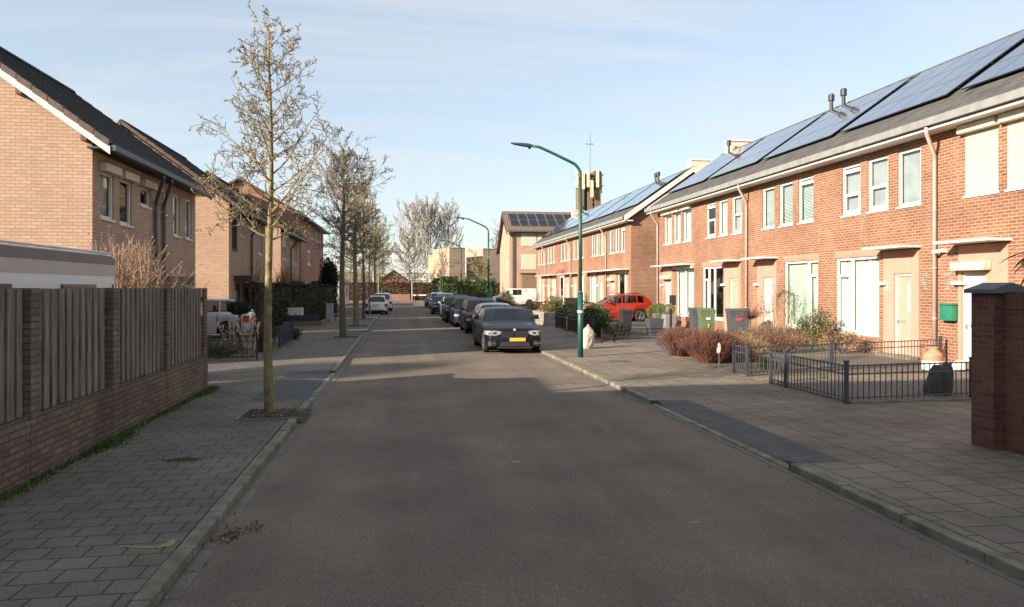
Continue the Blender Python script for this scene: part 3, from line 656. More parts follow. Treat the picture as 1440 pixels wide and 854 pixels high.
A = [
 (7.33,13.05,'red brick house at the near end of the long terrace behind the dark brick wall',(11.3,12.7),(8.2,10.6),[(8.1,9.1),(9.5,10.5),(11.2,12.2)],dict(first=True)),
 (13.05,18.77,'brick terrace house with cream roller shutters closed upstairs and green letterbox by the door',(16.3,17.95),(13.3,15.6),[(13.5,14.5),(15.25,16.36),(16.63,17.74)],
   dict(ushut=(None,1,1),doorbox=1,leaf=(17.0,17.85),mail=(18.2,'greenbox'),doorm='whitedoor')),
 (18.77,24.49,'brick terrace house number 25 with pale pink door and wide curtained window',(19.49,21.09),(21.33,23.68),[(19.43,20.46),(20.89,21.91),(22.28,23.31)],
   dict(us=('blindg','blindg','blindg'),uv=(0,0,1),cols=(.63,),trans=(.76,.63,1.0),dp=18.77,leaf=(19.82,20.6),gs='half2',num='25',utr=(None,(.45,0,1),(.4,0,1)),chim=[])),
 (24.49,30.21,'brick terrace house with pale green blind in the window beside leafless shrubs',(27.73,29.33),(24.77,27.14),[(25.07,26.11),(26.51,27.53),(27.93,28.94)],
   dict(us=('venetian','venetian','blindg'),uv=(1,0,0),cols=(.30,),trans=(.78,0,.30),gs='blind',leaf=(28.0,28.8),doorm='whitedoor',vents=(28.9,29.8),gbox=False,glabel='wide window with a pale green blind')),
 (30.21,35.93,'brick terrace house with dark uncurtained window behind the wheelie bins',(30.89,32.57),(32.72,35.11),[(30.82,31.82),(32.27,33.22),(33.59,34.68)],
   dict(us=('blindg','blind','dark'),uv=(0,0,1),cols=(.45,.72),trans=(.75,.72,1.0),gs='dark',dp=30.21,leaf=(31.2,32.0),utr=((.5,0,1),None,(.5,0,1)))),
 (35.93,41.65,'last brick house of the near terrace with dark letterbox and two potted box balls',(39.25,40.75),(36.2,38.69),[(36.58,37.66),(38.06,39.06),(39.4,40.57)],
   dict(us=('curtain','curtain','blind'),ubox=(1,1,1),gbox=True,doorbox=1,leaf=(39.5,40.4),mail=(38.95,'black'),dp=41.45,doorm='whitedoor',chim=[(40.4,18.6)],vents=(40.0,),canopy=(36.1,40.9),last=True)),
]
for a in A:
    cfg = dict(a[6]); gs = cfg.get('gs'); 
    if gs == 'half2': cfg['gs'] = 'curtain'
    t = terrace_house(a[0],a[1],a[2],a[3],a[4],a[5],cfg,first=cfg.get('first',False),last=cfg.get('last',False))
    if cfg.get('num'):
        for a_ in (19.25, 18.35):
            for z_ in (2.05, 2.3):
                mb = MB()
                for k_ in range(4): bx(mb,'x',XF,-1,.003,.02,a_-.11,a_+.11,z_+k_*.055,z_+k_*.055+.035)
                mb.build('wall_vent', M['stone'], t)
        mb = MB(); mb.box(XF-.12,XF,18.40,18.5,3.05,3.15); mb.tube([(XF-.1,18.45,3.1),(XF-.3,18.6,3.05)],.05,8); mb.build('security_camera', M['white'], t)
    if cfg.get('num'): text_mesh(t, cfg['num'], 'house_number', M['white'], .26, Matrix.Translation(Vector((XF-.045,20.93,2.0))-t.location) @ Matrix.Rotation(R(-90),4,'Z') @ Matrix.Rotation(R(90),4,'X'))
B = [46.75, 52.5, 58.25, 64.0, 69.75, 75.5, 81.25]
blab = ['brick house at the near end of the far terrace beside the red car','brick house in the far terrace second from its near end','brick house in the far terrace third from its near end with closed blinds',
        'brick house in the far terrace with a dark red awning over its window','brick house in the far terrace second from its far end','brick house at the far end of the far terrace beside the white van']
for i in range(6):
    y0, y1 = B[i], B[i+1]; far = i % 2 == 0  # door next to the far boundary when True
    def mr_(a, b): return (y1-b, y1-a) if far else (y0+a, y0+b)
    cfg = dict(us=[('blindg','curtain','venetian'),('blind','curtain','curtain'),('curtain','blind','curtain'),('curtain','curtain','blind'),('blind','blind','curtain'),('curtain','blind','blind')][i],
               cols=(.4,.6) if i % 3 else (.3,), gs=('half','curtain','curtain','half','curtain','blind')[i], doorm='whitedoor',
               canopy=(y0+.3, y1-.1) if i in (0,1,4) else mr_(.4,2.6), gbox=i in (0,), doorbox=i == 0, uv=(1,0,0) if i == 0 else (0,0,0))
    cfg['leaf'] = mr_(1.1, 1.95)
    if not far: cfg['dp'] = y0
    if i == 5: cfg['chim'] = [(80.2,18.6)]
    if i == 0: cfg['chim'] = [(46.9,18.9)]; cfg['vents'] = (51.7,52.3)
    if i == 4: cfg['vents'] = (74.5,)
    t = terrace_house(y0,y1,blab[i],mr_(.75,2.35),mr_(2.75,5.05),sorted([mr_(.7,1.65),mr_(2.1,3.05),mr_(3.5,4.45)]),cfg,first=i==0,last=i==5)
    if i == 3: mb = MB(); mb.prism([(XF,3.75),(XF-.35,3.45),(XF-.35,3.36),(XF,3.36)], 'y', y0+2.7, y0+5.1); mb.build('awning', M['awn'] if 'awn' in M else M.setdefault('awn', mat('dark_red_awning',(.25,.07,.08),.8)), t)
# ---------------------------------------------------------------- left-hand houses
def left_house(y0, y1, label, wins, doors, eave=5.6, rise=3.35, wallm='brickL', verge=True, x=-7.7, dpt=8.9, chimneys=(), tile='tileL', pipes=()):
    t = thing('brick_house', (x, (y0+y1)/2, 0), label, 'house', 'houses on the left side of the street')
    xb = x-dpt; xr = x-dpt/2; ez = eave+.1; rz = ez+rise+.3; ex = x+.5
    holes = [w_[:4] for w_ in wins]+[d_[:4] for d_ in doors]
    mb = MB(); panel(mb,'x',x,1,y0,y1,0,eave+.02,holes)
    sl = (rz-ez)/(ex-xr)
    zt = ez-.2+sl*.5
    for yy, s in ((y0,1),(y1,-1)):
        a, b = sorted((yy+s*.002, yy+s*.22)); mb.prism([(x-.004,0),(xb,0),(xb,zt),(xr,rz-.2),(x-.004,zt)], 'y', a, b)
    mb.quad((xb,y0,0),(xb,y1,0),(xb,y1,zt),(xb,y0,zt))
    mb.build('wall', M[wallm], t, recalc=False)
    mb = MB(); mb.box(xb+.1,x-.15,y0+.25,y1-.25,2.7,2.85); mb.box(x-3.1,x-3,y0+.25,y1-.25,.01,2.69); mb.box(x-3.1,x-3,y0+.25,y1-.25,2.86,5.5); mb.box(xb+.1,x-.15,y0+.25,y1-.25,5.5,5.55); mb.build('interior_wall', M['room'], t)
    mb = MB(); e0, e1 = y0-.3, y1+.3; th = .12
    mb.prism([(ex,ez),(xr,rz),(2*xr-ex,ez),(2*xr-ex,ez-th),(xr,rz-th),(ex,ez-th)], 'y', e0, e1)
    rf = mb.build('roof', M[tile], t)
    # real tile courses along the slope: thin overlapping strips give the stepped look at the edge
    mb = MB(); n = 22; 
    for i in range(n):
        u0, u1 = i/n, (i+1)/n; xa, xc = ex+(xr-ex)*u0, ex+(xr-ex)*u1; za, zc_ = ez+(rz-ez)*u0, ez+(rz-ez)*u1
        mb.prism([(xa,za+.002),(xc,zc_+.002),(xc,zc_+.012),(xa,za+.045)], 'y', e0+.15, e1-.15)
    mb.build('tile_courses', M[tile], rf)
    mb = MB(); y = e0
    while y < e1-.05: mb.prism([(xr-.16,rz-.05),(xr-.09,rz+.07),(xr,rz+.11),(xr+.09,rz+.07),(xr+.16,rz-.05)], 'y', y, min(y+.31, e1)); y += .33
    mb.build('ridge_tiles', M[tile], rf)
    for yy, s in ((e0,-1),(e1,1)):
        mb = MB()
        n = 14
        for sg in (1, -1):
            for i in range(n):
                u0, u1 = i/n, (i+.96)/n; X0 = xr+sg*(ex-xr)*(1-u0) ; X1 = xr+sg*(ex-xr)*(1-u1); z0_, z1_ = ez+(rz-ez)*u0, ez+(rz-ez)*u1
                a, b = sorted((yy-s*.16, yy+s*.03)); mb.prism([(X0,z0_+.075),(X1,z1_+.05),(X1,z1_-.12),(X0,z0_-.10)], 'y', a, b)
        mb.build('verge_tiles', M['verge'], rf)
        if verge:
            mb = MB(); a, b = sorted((yy, yy+s*.028)); h_ = .2
            mb.prism([(ex+.03,ez-.10-h_),(ex+.03,ez-.10),(xr,rz-.10),(2*xr-ex,ez-.10),(2*xr-ex,ez-.10-h_),(xr,rz-.10-h_)], 'y', a-.0, b); mb.build('bargeboard', M['white'], t)
            for u in (.12,.42,.72): mb = MB(); X0 = ex+(xr-ex)*u; z0_ = ez+(rz-ez)*u; mb.box(X0-.07,X0+.07,min(yy-s*.3,yy-s*.002),max(yy-s*.3,yy-s*.002),z0_-.40,z0_-.20); mb.build('purlin_end', M['redwood'], t)
    mb = MB(); mb.box(x-.02, ex-.03, e0+.01, e1-.01, eave-.05, eave-.0); mb.box(ex-.03,ex,e0+.01,e1-.01,eave-.08,ez-.125); mb.build('soffit', M['darkwood'], t)
    mb = MB(); mb.box(ex+.003,ex+.14,e0,e1,ez-.20,ez-.175); mb.box(ex+.14,ex+.16,e0,e1,ez-.20,ez-.06); mb.box(ex+.003,ex+.14,e0,e0+.02,ez-.17,ez-.06); mb.build('gutter', M['darkpipe'], t)
    for w_ in wins: window(t,'x',x,1,*w_[:4],**(w_[4] if len(w_) > 4 else {}))
    for d_ in doors:
        mb = MB(); bx(mb,'x',x,1,-.16,-.10,d_[0]+.05,d_[1]-.05,d_[2],d_[3]-.05); bx(mb,'x',x,1,-.1,-.04,d_[0],d_[0]+.06,d_[2],d_[3]); bx(mb,'x',x,1,-.1,-.04,d_[1]-.06,d_[1],d_[2],d_[3]); bx(mb,'x',x,1,-.1,-.04,d_[0]+.06,d_[1]-.06,d_[3]-.06,d_[3]); dr = mb.build('door', M[d_[4]], t)
        mb = MB(); bx(mb,'x',x,1,-.099,-.095,d_[0]+.3,d_[1]-.3,1.2,d_[3]-.35); mb.build('door_glass', M['blindg'], dr)
        mb = MB(); bx(mb,'x',x,1,.0,.8,d_[0]-.3,d_[1]+.5,d_[3]+.08,d_[3]+.34); mb.build('canopy', M['darkwood'], t)
    for y, k in pipes: downpipe_left(t, x, y, ez-.2, ex+.08, k)
    for yy in chimneys:
        mb = MB(); mb.box(xr-.4,xr+.4,yy,yy+.7,rz-.6,rz+.7); mb.build('chimney', M[wallm], rf)
    return t
def downpipe_left(parent, x, y, zt, xg, k):
    mb = MB(); xw = x+.09; mb.tube([(xg,y-.9*k,zt),(xg,y-.9*k,zt-.12),(xw,y,zt-.75),(xw,y,zt-.95),(xw,y,0)], .055, 8)
    for z in (1.5, 3.0, 4.3): mb.tube([(xw,y,z),(xw,y,z+.05)], .068, 8)
    mb.build('downpipe', M['darkpipe'], parent, smooth=True)
M['darkwood'] = mat('dark_brown_wood', (.035,.028,.025), .6)
M['redwood'] = mat('red_brown_purlin', (.13,.05,.035), .7)
M['zincl'] = mat('metal_frame', (.32,.36,.44), .35, var=.05)
wb = dict(box=True, fw=.075)
h1 = left_house(20.13, 29.6, 'pale yellow brick house with white bargeboard behind the parked caravan',
  [(20.62,21.55,3.9,5.12,dict(style='blindg',box=True,fw=.08)),(21.95,22.9,3.86,5.12,dict(style='dark',box=True,fw=.08)),(23.6,24.5,4.55,5.12,dict(style='dark',box=True,fw=.08)),
   (25.6,26.1,4.5,5.3,dict(style='blindg')),(26.84,27.6,3.87,5.29,dict(style='blind')),(28.3,29.1,3.86,5.3,dict(style='blindg')),
   (22.0,23.9,.9,2.3,dict(style='dark')),(27.2,28.7,.9,2.35,dict(style='blindg'))], [(25.0,25.9,0,2.1,'darkdoor')], pipes=((24.75,1),(25.55,1.0)))
mb = MB(); mb.box(-7.7,-7.55,21.9,22.15,2.75,2.85); mb.lathe([(.11,0),(.07,.12),(.03,.17)],-7.5,22.0,8,z=2.78); mb.lathe([(.02,0),(.05,.01),(.05,.14),(.02,.15)],-7.5,22.0,8,z=2.63); o = mb.build('wall_lamp', M['black'], h1)
left_house(35.13, 44.2, 'pale yellow brick house with dark entrance canopy beside the driveway with the silver car',
  [(35.75,36.9,3.85,5.3,dict(style='blindg',frame=M['darkwood'],cols=(.5,))),(37.6,38.2,4.6,5.3,dict(style='blindg')),(42.0,43.2,3.9,5.25,dict(style='dark',cols=(.5,),frame=M['white'])),(42.0,43.6,.9,2.3,dict(style='dark'))],[(36.4,37.6,0,2.3,'tealdoor')] if 0 else [(36.4,37.6,0,2.3,'darkdoor')], verge=False, pipes=((39.9,.5),))
left_house(49.7, 58.6, 'pale brick house with two tall shuttered windows behind the dark hedge',
  [(50.3,51.9,3.95,5.34,dict(style='blindg',cols=(.5,),shutter=.4,frame=M['white'])),(55.9,57.4,3.8,5.45,dict(style='dark',cols=(.5,),frame=M['offwhite'])),(51,52.6,.9,2.3,dict(style='dark'))], [(54,55,0,2.2,'darkdoor')], verge=False, pipes=((53.6,.5),))
left_house(59.2, 76, 'taller pinkish brick house with one small white-framed window at the row end',
  [(63.6,65.8,3.95,5.2,dict(style='dark',fw=.18,cols=(.5,))),(61.5,63,6.3,7.1,dict(style='dark')),(65,67.5,6.3,7.1,dict(style='dark',cols=(.5,))),(69.5,71.5,6.3,7.1,dict(style='blindg',cols=(.5,))),(72.8,74.5,6.3,7.1,dict(style='dark',cols=(.5,))),(62,65,1.0,2.5,dict(style='dark',fw=.12))],
  [(66.5,67.6,0,2.3,'darkdoor')], eave=7.4, rise=2.6, wallm='brickL2', verge=False)
# unseen house with flat-roofed extension back left of camera, shaped to cast near shade
def plain_house():
    t = thing('brick_house', (-12, 4, 0), 'unseen brick house left of the viewpoint, shaped to shade the street', 'house', 'houses on the left side of the street')
    mb = MB(); mb.box(-17,-7.9,-9.8,7.4,0,5.6); mb.prism([(-9.8,5.6),(7.4,5.6),(-1.2+5.0,9.0),(-6.4,9.0)], 'x', -17, -7.9); mb.build('wall', M['brickL'], t)
    mb = MB(); mb.prism([(-10.1,5.62),(7.7,5.62),(3.8,9.3),(-6.4,9.3)], 'x', -17.3, -7.6); mb.build('roof', M['tileL'], t)
    mb = MB(); mb.box(-17,-10.85,7.4,10.6,0,5.5); mb.box(-17.1,-10.75,7.4,10.7,5.5,5.62); mb.build('shade_extension', M['brickL'], t)  # unseen block added to step the edge of the cast shade
    for y in (-6,-2,2,5):
        mb = MB(); mb.box(-7.9,-7.85,y-.6,y+.6,3.7,5.0); mb.box(-7.9,-7.85,y-.6,y+.6,.9,2.3); mb.build('window', M['white'], t)
plain_house()
# low bungalows and blocks at the far end
def simple_house(name, label, x0, x1, y0, y1, eave, ridge, axis, wallm, tile, wins=(), grp=None, cat='house', over=.4):
    t = thing(name, ((x0+x1)/2,(y0+y1)/2,0), label, cat, grp)
    mb = MB(); mb.box(x0,x1,y0,y1,0,eave); 
    if axis == 'x': ym = (y0+y1)/2; mb.prism([(y0,eave),(y1,eave),(ym,ridge-.1)], 'x', x0+.003, x1-.003)
    else: xm = (x0+x1)/2; mb.prism([(x0,eave),(x1,eave),(xm,ridge-.1)], 'y', y0+.003, y1-.003)
    mb.build('wall', M[wallm], t)
    mb = MB()
    if axis == 'x': mb.prism([(y0-over,eave-.05),(ym,ridge),(y1+over,eave-.05),(y1+over,eave-.2),(ym,ridge-.15),(y0-over,eave-.2)], 'x', x0-over, x1+over)
    else: mb.prism([(x0-over,eave-.05),(xm,ridge),(x1+over,eave-.05),(x1+over,eave-.2),(xm,ridge-.15),(x0-over,eave-.2)], 'y', y0-over, y1+over)
    mb.build('roof', M[tile], t)
    for w_ in wins:
        ax, c, s = w_[:3]; mb = MB(); bx(mb,ax,c,s,.0,.05,*w_[3:7]); f = mb.build('window', M['white'], t); mb = MB(); bx(mb,ax,c,s,.05,.055,w_[3]+.1,w_[4]-.1,w_[5]+.1,w_[6]-.1); mb.build('pane', M['pvd'], f)
    return t
M['tileB'] = tile_mat('brown_far_tiles', (.16,.11,.08), (.22,.16,.12), axis=1)
simple_house('bungalow','low white house past the dark conifer on the left',-12.5,-6.6,84,96,2.7,4.4,'y','white','tileB',[('x',-6.6,1,86,88,.8,2.2),('x',-6.6,1,91,93,.8,2.2),('y',84,-1,-9,-7.4,.8,2.2)])
simple_house('bungalow','low brown-roofed house left of the leafless trees beyond the hedge',-24,-6,136,146,2.8,5.0,'x','brickL','tileB',[('y',136,-1,-11,-9,.8,2.2),('y',136,-1,-16,-14,.8,2.2)])
simple_house('bungalow','low house with gable turned to the street end beyond the hedge',-4.6,1.8,134,144,2.8,5.2,'y','brickL2','tileB',[('y',134,-1,-2.4,-.4,.8,2.2)])
# ---- three-storey block with solar panels
def block_c():
    x0, x1, y0, y1 = 12.4, 27, 86, 94.5; t = thing('apartment_house', (19,90,0), 'tan three-storey brick block with dark solar panels past the terraces', 'apartment block')
    mb = MB(); ym, zr = 90.0, 11.2
    mb.box(x0,x1,y0,y1,0,7.0); mb.prism([(y0,7.0),(y1,7.0),(y1,7.1),(ym,zr-.1),(y0,8.75)], 'x', x0+.002, x1-.002); mb.build('wall', M['brickC'], t)
    mb = MB(); mb.prism([(y0-.5,8.72),(ym,zr+.15),(y1+.7,6.6),(y1+.7,6.35),(ym,zr-.12),(y0-.5,8.5)], 'x', x0-.35, x1+.3); rf = mb.build('roof', M['tileC'], t)
    mb = MB(); mb.prism([(y0-.52,8.45),(ym,zr+.0),(y1+.72,6.5),(y1+.72,6.1),(ym,zr-.45),(y0-.52,8.1)], 'x', x0-.40, x0-.352); mb.build('bargeboard', M['darkwood'], t)
    mb = MB(); mb.box(x0-.3,x1+.3,y0-.68,y0-.52,8.5,8.66); mb.box(x0-.3,x1+.3,y0-.5,y0,8.32,8.38); mb.build('gutter', M['darkpipe'], t)
    for i, zz in enumerate((6.9,4.15,1.3)):
        for j, xx in enumerate((13.8,15.75,21,23)):
            mb = MB(); mb.box(xx,xx+1.8,y0-.05,y0,zz,zz+1.75); f = mb.build('window', M['white'], t); mb = MB(); mb.box(xx+.08,xx+1.72,y0-.075,y0-.05,zz+.07,zz+1.68)
            mb.build('shutter', M['shutter'], f)
    mb = MB(); mb.box(x0-.02,x0,87.3,87.9,4.3,5.2); mb.build('window', M['white'], t)
    mb = MB(); mb.box(12.75,13.0,y0-.12,y0-.002,0,8.4); mb.build('downpipe', M['darkpipe'], t)
    sl = (zr+.15-8.72)/(ym-y0+.5); n = Vector((0,-sl,1)).normalized(); dd = Vector((0,1,sl)).normalized()
    for r in range(2):
        for k in range(12):
            mb = MB()
            o_ = Vector((x0+.25+k*1.12, y0-.5, 8.72))+dd*(1.0+r*1.72)+n*.08; a = Vector((1.05,0,0)); b = dd*1.62
            mb.mi=1; mb.quad(o_,o_+a,o_+a+b,o_+b); mb.mi=0; q=n*.012; i1=Vector((.04,0,0)); i2=dd*.04; mb.quad(o_+i1+i2+q,o_+a-i1+i2+q,o_+a+b-i1-i2+q,o_+b+i1-i2+q); mb.build('solar_panel', [M['pvd'], M['zinc']], t, recalc=False)
block_c()
# small brown brick garage in front of it
t = thing('garage', (16.4,83.5,0), 'flat-roofed brown brick garage behind the white van', 'garage'); mb = MB(); mb.box(13.6,19.5,85.2-.9,85.75,0,3.6); mb.build('wall', M['brickG'], t); mb = MB(); mb.box(13.5,19.6,84.2,85.8,3.6,3.72); mb.build('roof', M['darkwood'], t)
# beige blocks standing cornerwise
def beige(name, label, cx_, cy_, a, h_, b=None):
    t = thing(name, (cx_,cy_,0), label, 'building', 'beige blank-walled blocks beyond the road end', rz=0)
    b = b or a; u = Vector((-.3,.954,0)); v = Vector((.954,.3,0)); p = Vector((cx_,cy_,0)); P4 = [p, p+v*b, p+v*b+u*a, p+u*a]
    mb = MB(); n = 0
    for z in (0,h_): mb.v += [(q.x,q.y,z) for q in P4]
    for f in ((0,1,5,4),(1,2,6,5),(2,3,7,6),(3,0,4,7),(4,5,6,7)): mb.f.append(f); mb.m.append(0)
    mb.build('wall', M['concrete'], t)
    mb = MB(); c_ = sum(P4, Vector())/4; 
    Q = [c_+(q-c_)*1.012 for q in P4]
    for z in (h_, h_+.12): mb.v += [(q.x,q.y,z) for q in Q]
    for f in ((0,1,5,4),(1,2,6,5),(2,3,7,6),(3,0,4,7),(4,5,6,7),(3,2,1,0)): mb.f.append(f); mb.m.append(0)
    mb.build('roof_edge', M['zinc'] if 0 else M['concrete'], t)
    return t, p, u, v
t, p, u, v = beige('beige_block','beige blank-walled block under the tall leafless poplars',8.05,128,8.4,8.8,2.9)
t2, *_ = beige('beige_block','right-hand beige blank-walled block beside the tan apartment block',14.1,130.5,7.6,8.8,7)
t3, p, u, v = beige('beige_block','narrow lower step at the left end of the beige blocks',6.1,136.6,4,7.9,2)
mb = MB(); mb.box(3.4,3.9,130.3,131.5,1,5) ; mb.build('slit_window', M['dark'], t3) if 0 else None
t = thing('canopy_shed', (7,124,0), 'low flat white canopy in front of the beige blocks', 'canopy'); mb = MB(); mb.box(4.6,13,122.5,126,3.0,3.3); mb.build('roof', M['white'], t)
mb = MB()
for x in (4.8,7.4,10.1,12.7): mb.box(x,x+.15,122.8,122.95,0,3.0)
mb.build('posts', M['white'], t)
# tower with phone antennas and a thin cross
def tower():
    cx_, cy_ = 37.0, 146; H = 25.2
    t = thing('church_tower', (cx_,cy_,0), 'brown brick church tower with cream phone antennas and a thin green cross', 'tower')
    mb = MB()
    for (a,b) in ((-1.9,-1.2),(-.55,.35),(.75,1.9)):
        mb.box(cx_+a*1.1,cx_+b*1.1,cy_-2,cy_+2,0,H-(1.5 if a==-.55 else 0))
    mb.build('wall', M['brickT'], t)
    mb = MB(); mb.box(cx_-1.3,cx_+1.3,cy_-1.3,cy_+1.6,0,H-.6); mb.build('core', M['darkwood'], t)
    mb = MB()
    for k in range(9): mb.box(cx_+.05,cx_+.8,cy_-1.62,cy_-1.32,H-8+k*.8,H-7.75+k*.8)
    mb.build('louvres', M['zinc'], t)
    for (a, dy, z0, z1) in ((-2.55,-1.2,21.8,25.3),(-1.55,-2.4,21.4,25.1),(-.6,-2.5,21.8,25.4),(.15,-2.6,19.8,23.2),(1.35,-2.4,21.8,25.4),(2.2,-1.2,21.5,25.2),(2.65,.2,21.0,24.8)):
        mb = MB(); mb.box(cx_+a-.28,cx_+a+.28,cy_+dy-.15,cy_+dy+.15,z0,z1); mb.build('antenna', M['ochre'], t, bevel=.06)
    mb = MB()
    for z in (22.2,24.4): mb.box(cx_-2.6,cx_+2.7,cy_-2.15,cy_-2.05,z,z+.1); mb.box(cx_-2.6,cx_-2.5,cy_-2.1,cy_+2,z,z+.1); mb.box(cx_+2.6,cx_+2.7,cy_-2.1,cy_+2,z,z+.1)
    mb.build('antenna_frame', M['zinc'], t)
    mb = MB(); mb.tube([(cx_+.3,cy_,H-1),(cx_+.3,cy_,33.0)], .13, 6); mb.box(cx_-.45,cx_+1.05,cy_-.08,cy_+.08,30.7,30.95); mb.build('cross', M['copper'], t)
tower()
# ---------------------------------------------------------------- fence on the left: brick plinth and piers with planks
def plank_fence():
    t = thing('garden_fence', (-3.95,6,0), 'brown brick plinth and piers filled with weathered vertical planks in front of the caravan', 'fence')
    X = -3.98; mb = MB(); mb.box(X-.22, X, -8, 16.25, -.1, .66); mb.box(X-.20,X-.02,-8,16.25,.66,.69); mb.build('plinth', M['brickF'], t)
    ys = [-7.2,-4.9,-2.6,-.25,2.05,4.4,6.7,9.0-.13,11.3-.1,13.62,16.05]
    for y in ys: mb = MB(); mb.box(X-.28,X+.010,y-.115,y+.115,-.1,2.09); mb.build('pier', M['brickF'], t, bevel=.008)
    pl = MB()
    for lay, (dx_, wd, ph_) in enumerate(((0., .108, 0.), (-.024, .135, .086))):
        y = -8 + ph_
        while y < 15.85:
            if not any(abs(y+.05-q) < .165 for q in ys):
                h_ = 2.085+rnd.uniform(-.006,.006); n0 = len(pl.v)
                pl.box(X-.075+dx_, X-.055+dx_+rnd.uniform(-.002,.002), y, y+wd, .70+rnd.uniform(0,.012), h_)
                ang = rnd.uniform(-.005,.005)
                for i in range(n0, len(pl.v)): q = pl.v[i]; pl.v[i] = (q[0], q[1]+(q[2]-.7)*ang, q[2])
            y += .2
    pl.build('planks', M['wood'], t)
    mb = MB()
    for z in (.95,1.4,1.85): mb.box(X-.15,X-.108,-8,16.0,z,z+.08)
    mb.build('fence_rail', M['wood'], t)
plank_fence()
t = thing('brick_wall', (7.75,4,0), 'dark red brick garden wall with a capped pier at its end on the right', 'wall')
mb = MB(); mb.box(7.68,7.98,-8,8.62,-.1,1.82); mb.build('wall', M['brickD'], t)
mb = MB(); mb.box(7.665,7.995,-8,8.62,1.82,2.04); mb.build('coping', M['soldier'], t)
mb = MB(); mb.box(7.53,7.99,8.60,8.98,-.1,2.02); mb.build('pier', M['brickD'], t, bevel=.006)
mb = MB(); mb.box(7.47,8.05,8.54,9.04,2.02,2.07); mb.prism([(0,0)]*0+[(7.47,2.07),(8.05,2.07),(7.76,2.16)], 'y', 8.541, 9.039); mb.build('cap', M['zincd'] if 'zincd' in M else M.setdefault('zincd', mat('dark_cap', (.085,.09,.10), .7)), t)
# ---------------------------------------------------------------- bar fences
def bar_fence(name, label, cat, pts, h_, m, posts, step=.12, rails=None, group=None, r=.010, pr=.03, caps=True):
    t = thing(name, (pts[0][0],pts[0][1],0), label, cat, group)
    rails = rails or (h_-.05, h_-.2, .1)
    b = MB(); rl = MB()
    for (xa,ya),(xb,yb) in zip(pts[:-1], pts[1:]):
        L_ = math.hypot(xb-xa, yb-ya); n = max(2, int(L_/step)); ux, uy = (xb-xa)/L_, (yb-ya)/L_
        for z in rails:
            rl.tube([(xa,ya,z),(xb,yb,z)], .018, 4)
        for i in range(1, n):
            x, y = xa+(xb-xa)*i/n, ya+(yb-ya)*i/n
            b.tube([(x,y,.05),(x,y,h_-.03)], r, 4, cap=False)
    b.build('bars', m, t); rl.build('rails', m, t)
    for x, y in posts:
        mb = MB(); mb.box(x-pr,x+pr,y-pr,y+pr,0,h_+.03); 
        if caps: mb.box(x-pr-.01,x+pr+.01,y-pr-.01,y+pr+.01,h_+.03,h_+.05)
        mb.build('post', m, t)
    return t
bar_fence('metal_fence','grey-blue metal bar fence between the two front gardens, the farther one','fence',[(8.02,17.24),(8.02,16.51),(10.64,17.3),(14.5,18.3)],.73,M['fencegrey'],[(8.02,17.24),(8.02,16.51),(10.64,17.3),(14.4,18.27)],group='grey-blue front garden fences')
bar_fence('metal_fence','dark grey-blue metal bar fence around the gravel garden, the nearer one','fence',[(7.93,15.22),(7.95,14.63),(7.92,12.42),(10.67,12.71),(13.5,13.0),(14.6,13.1)],.73,M['fencegrey'],[(7.93,15.22),(7.95,14.63),(7.92,12.42),(10.67,12.71),(13.0,12.95)],group='grey-blue front garden fences')
bar_fence('black_fence','thin black bar fence round the shrub garden on the left','fence',[(-8.6,22.75),(-5.9,22.5),(-4.12,22.3)],.75,M['black'],[(-4.12,22.3),(-5.9,22.5),(-7.6,22.7)],step=.13,r=.009,pr=.022)
bar_fence('garden_gate','low dark blue metal gate panel along the left pavement','gate',[(-4.15,26.5),(-4.25,30.3)],.75,M['fenceblue'],[(-4.15,26.5),(-4.25,30.3)],step=.07,r=.014)
bar_fence('wire_fence','low dark wire fence across the drive near the pale bag','fence',[(7.45,27.3),(10.4,28.5)],.52,M['black'],[(7.45,27.3),(8.0,27.55)],step=.06,r=.004,pr=.025,group='dark wire fences')
mb_=[((7.62,29.2),(7.62,31.0)),((7.66,32.0),(7.7,34.2)),((7.72,34.8),(7.76,37.2))]
for i,(a,b) in enumerate(mb_):
    bar_fence('black_fence',['black metal fence panel nearest the street lamp','middle black metal fence panel along the right pavement','farthest black metal fence panel next to the stone wall'][i],'fence',[a,b],.85,M['black'],[a,b],step=.09,r=.011,pr=.03,group='black fence panels on the right')
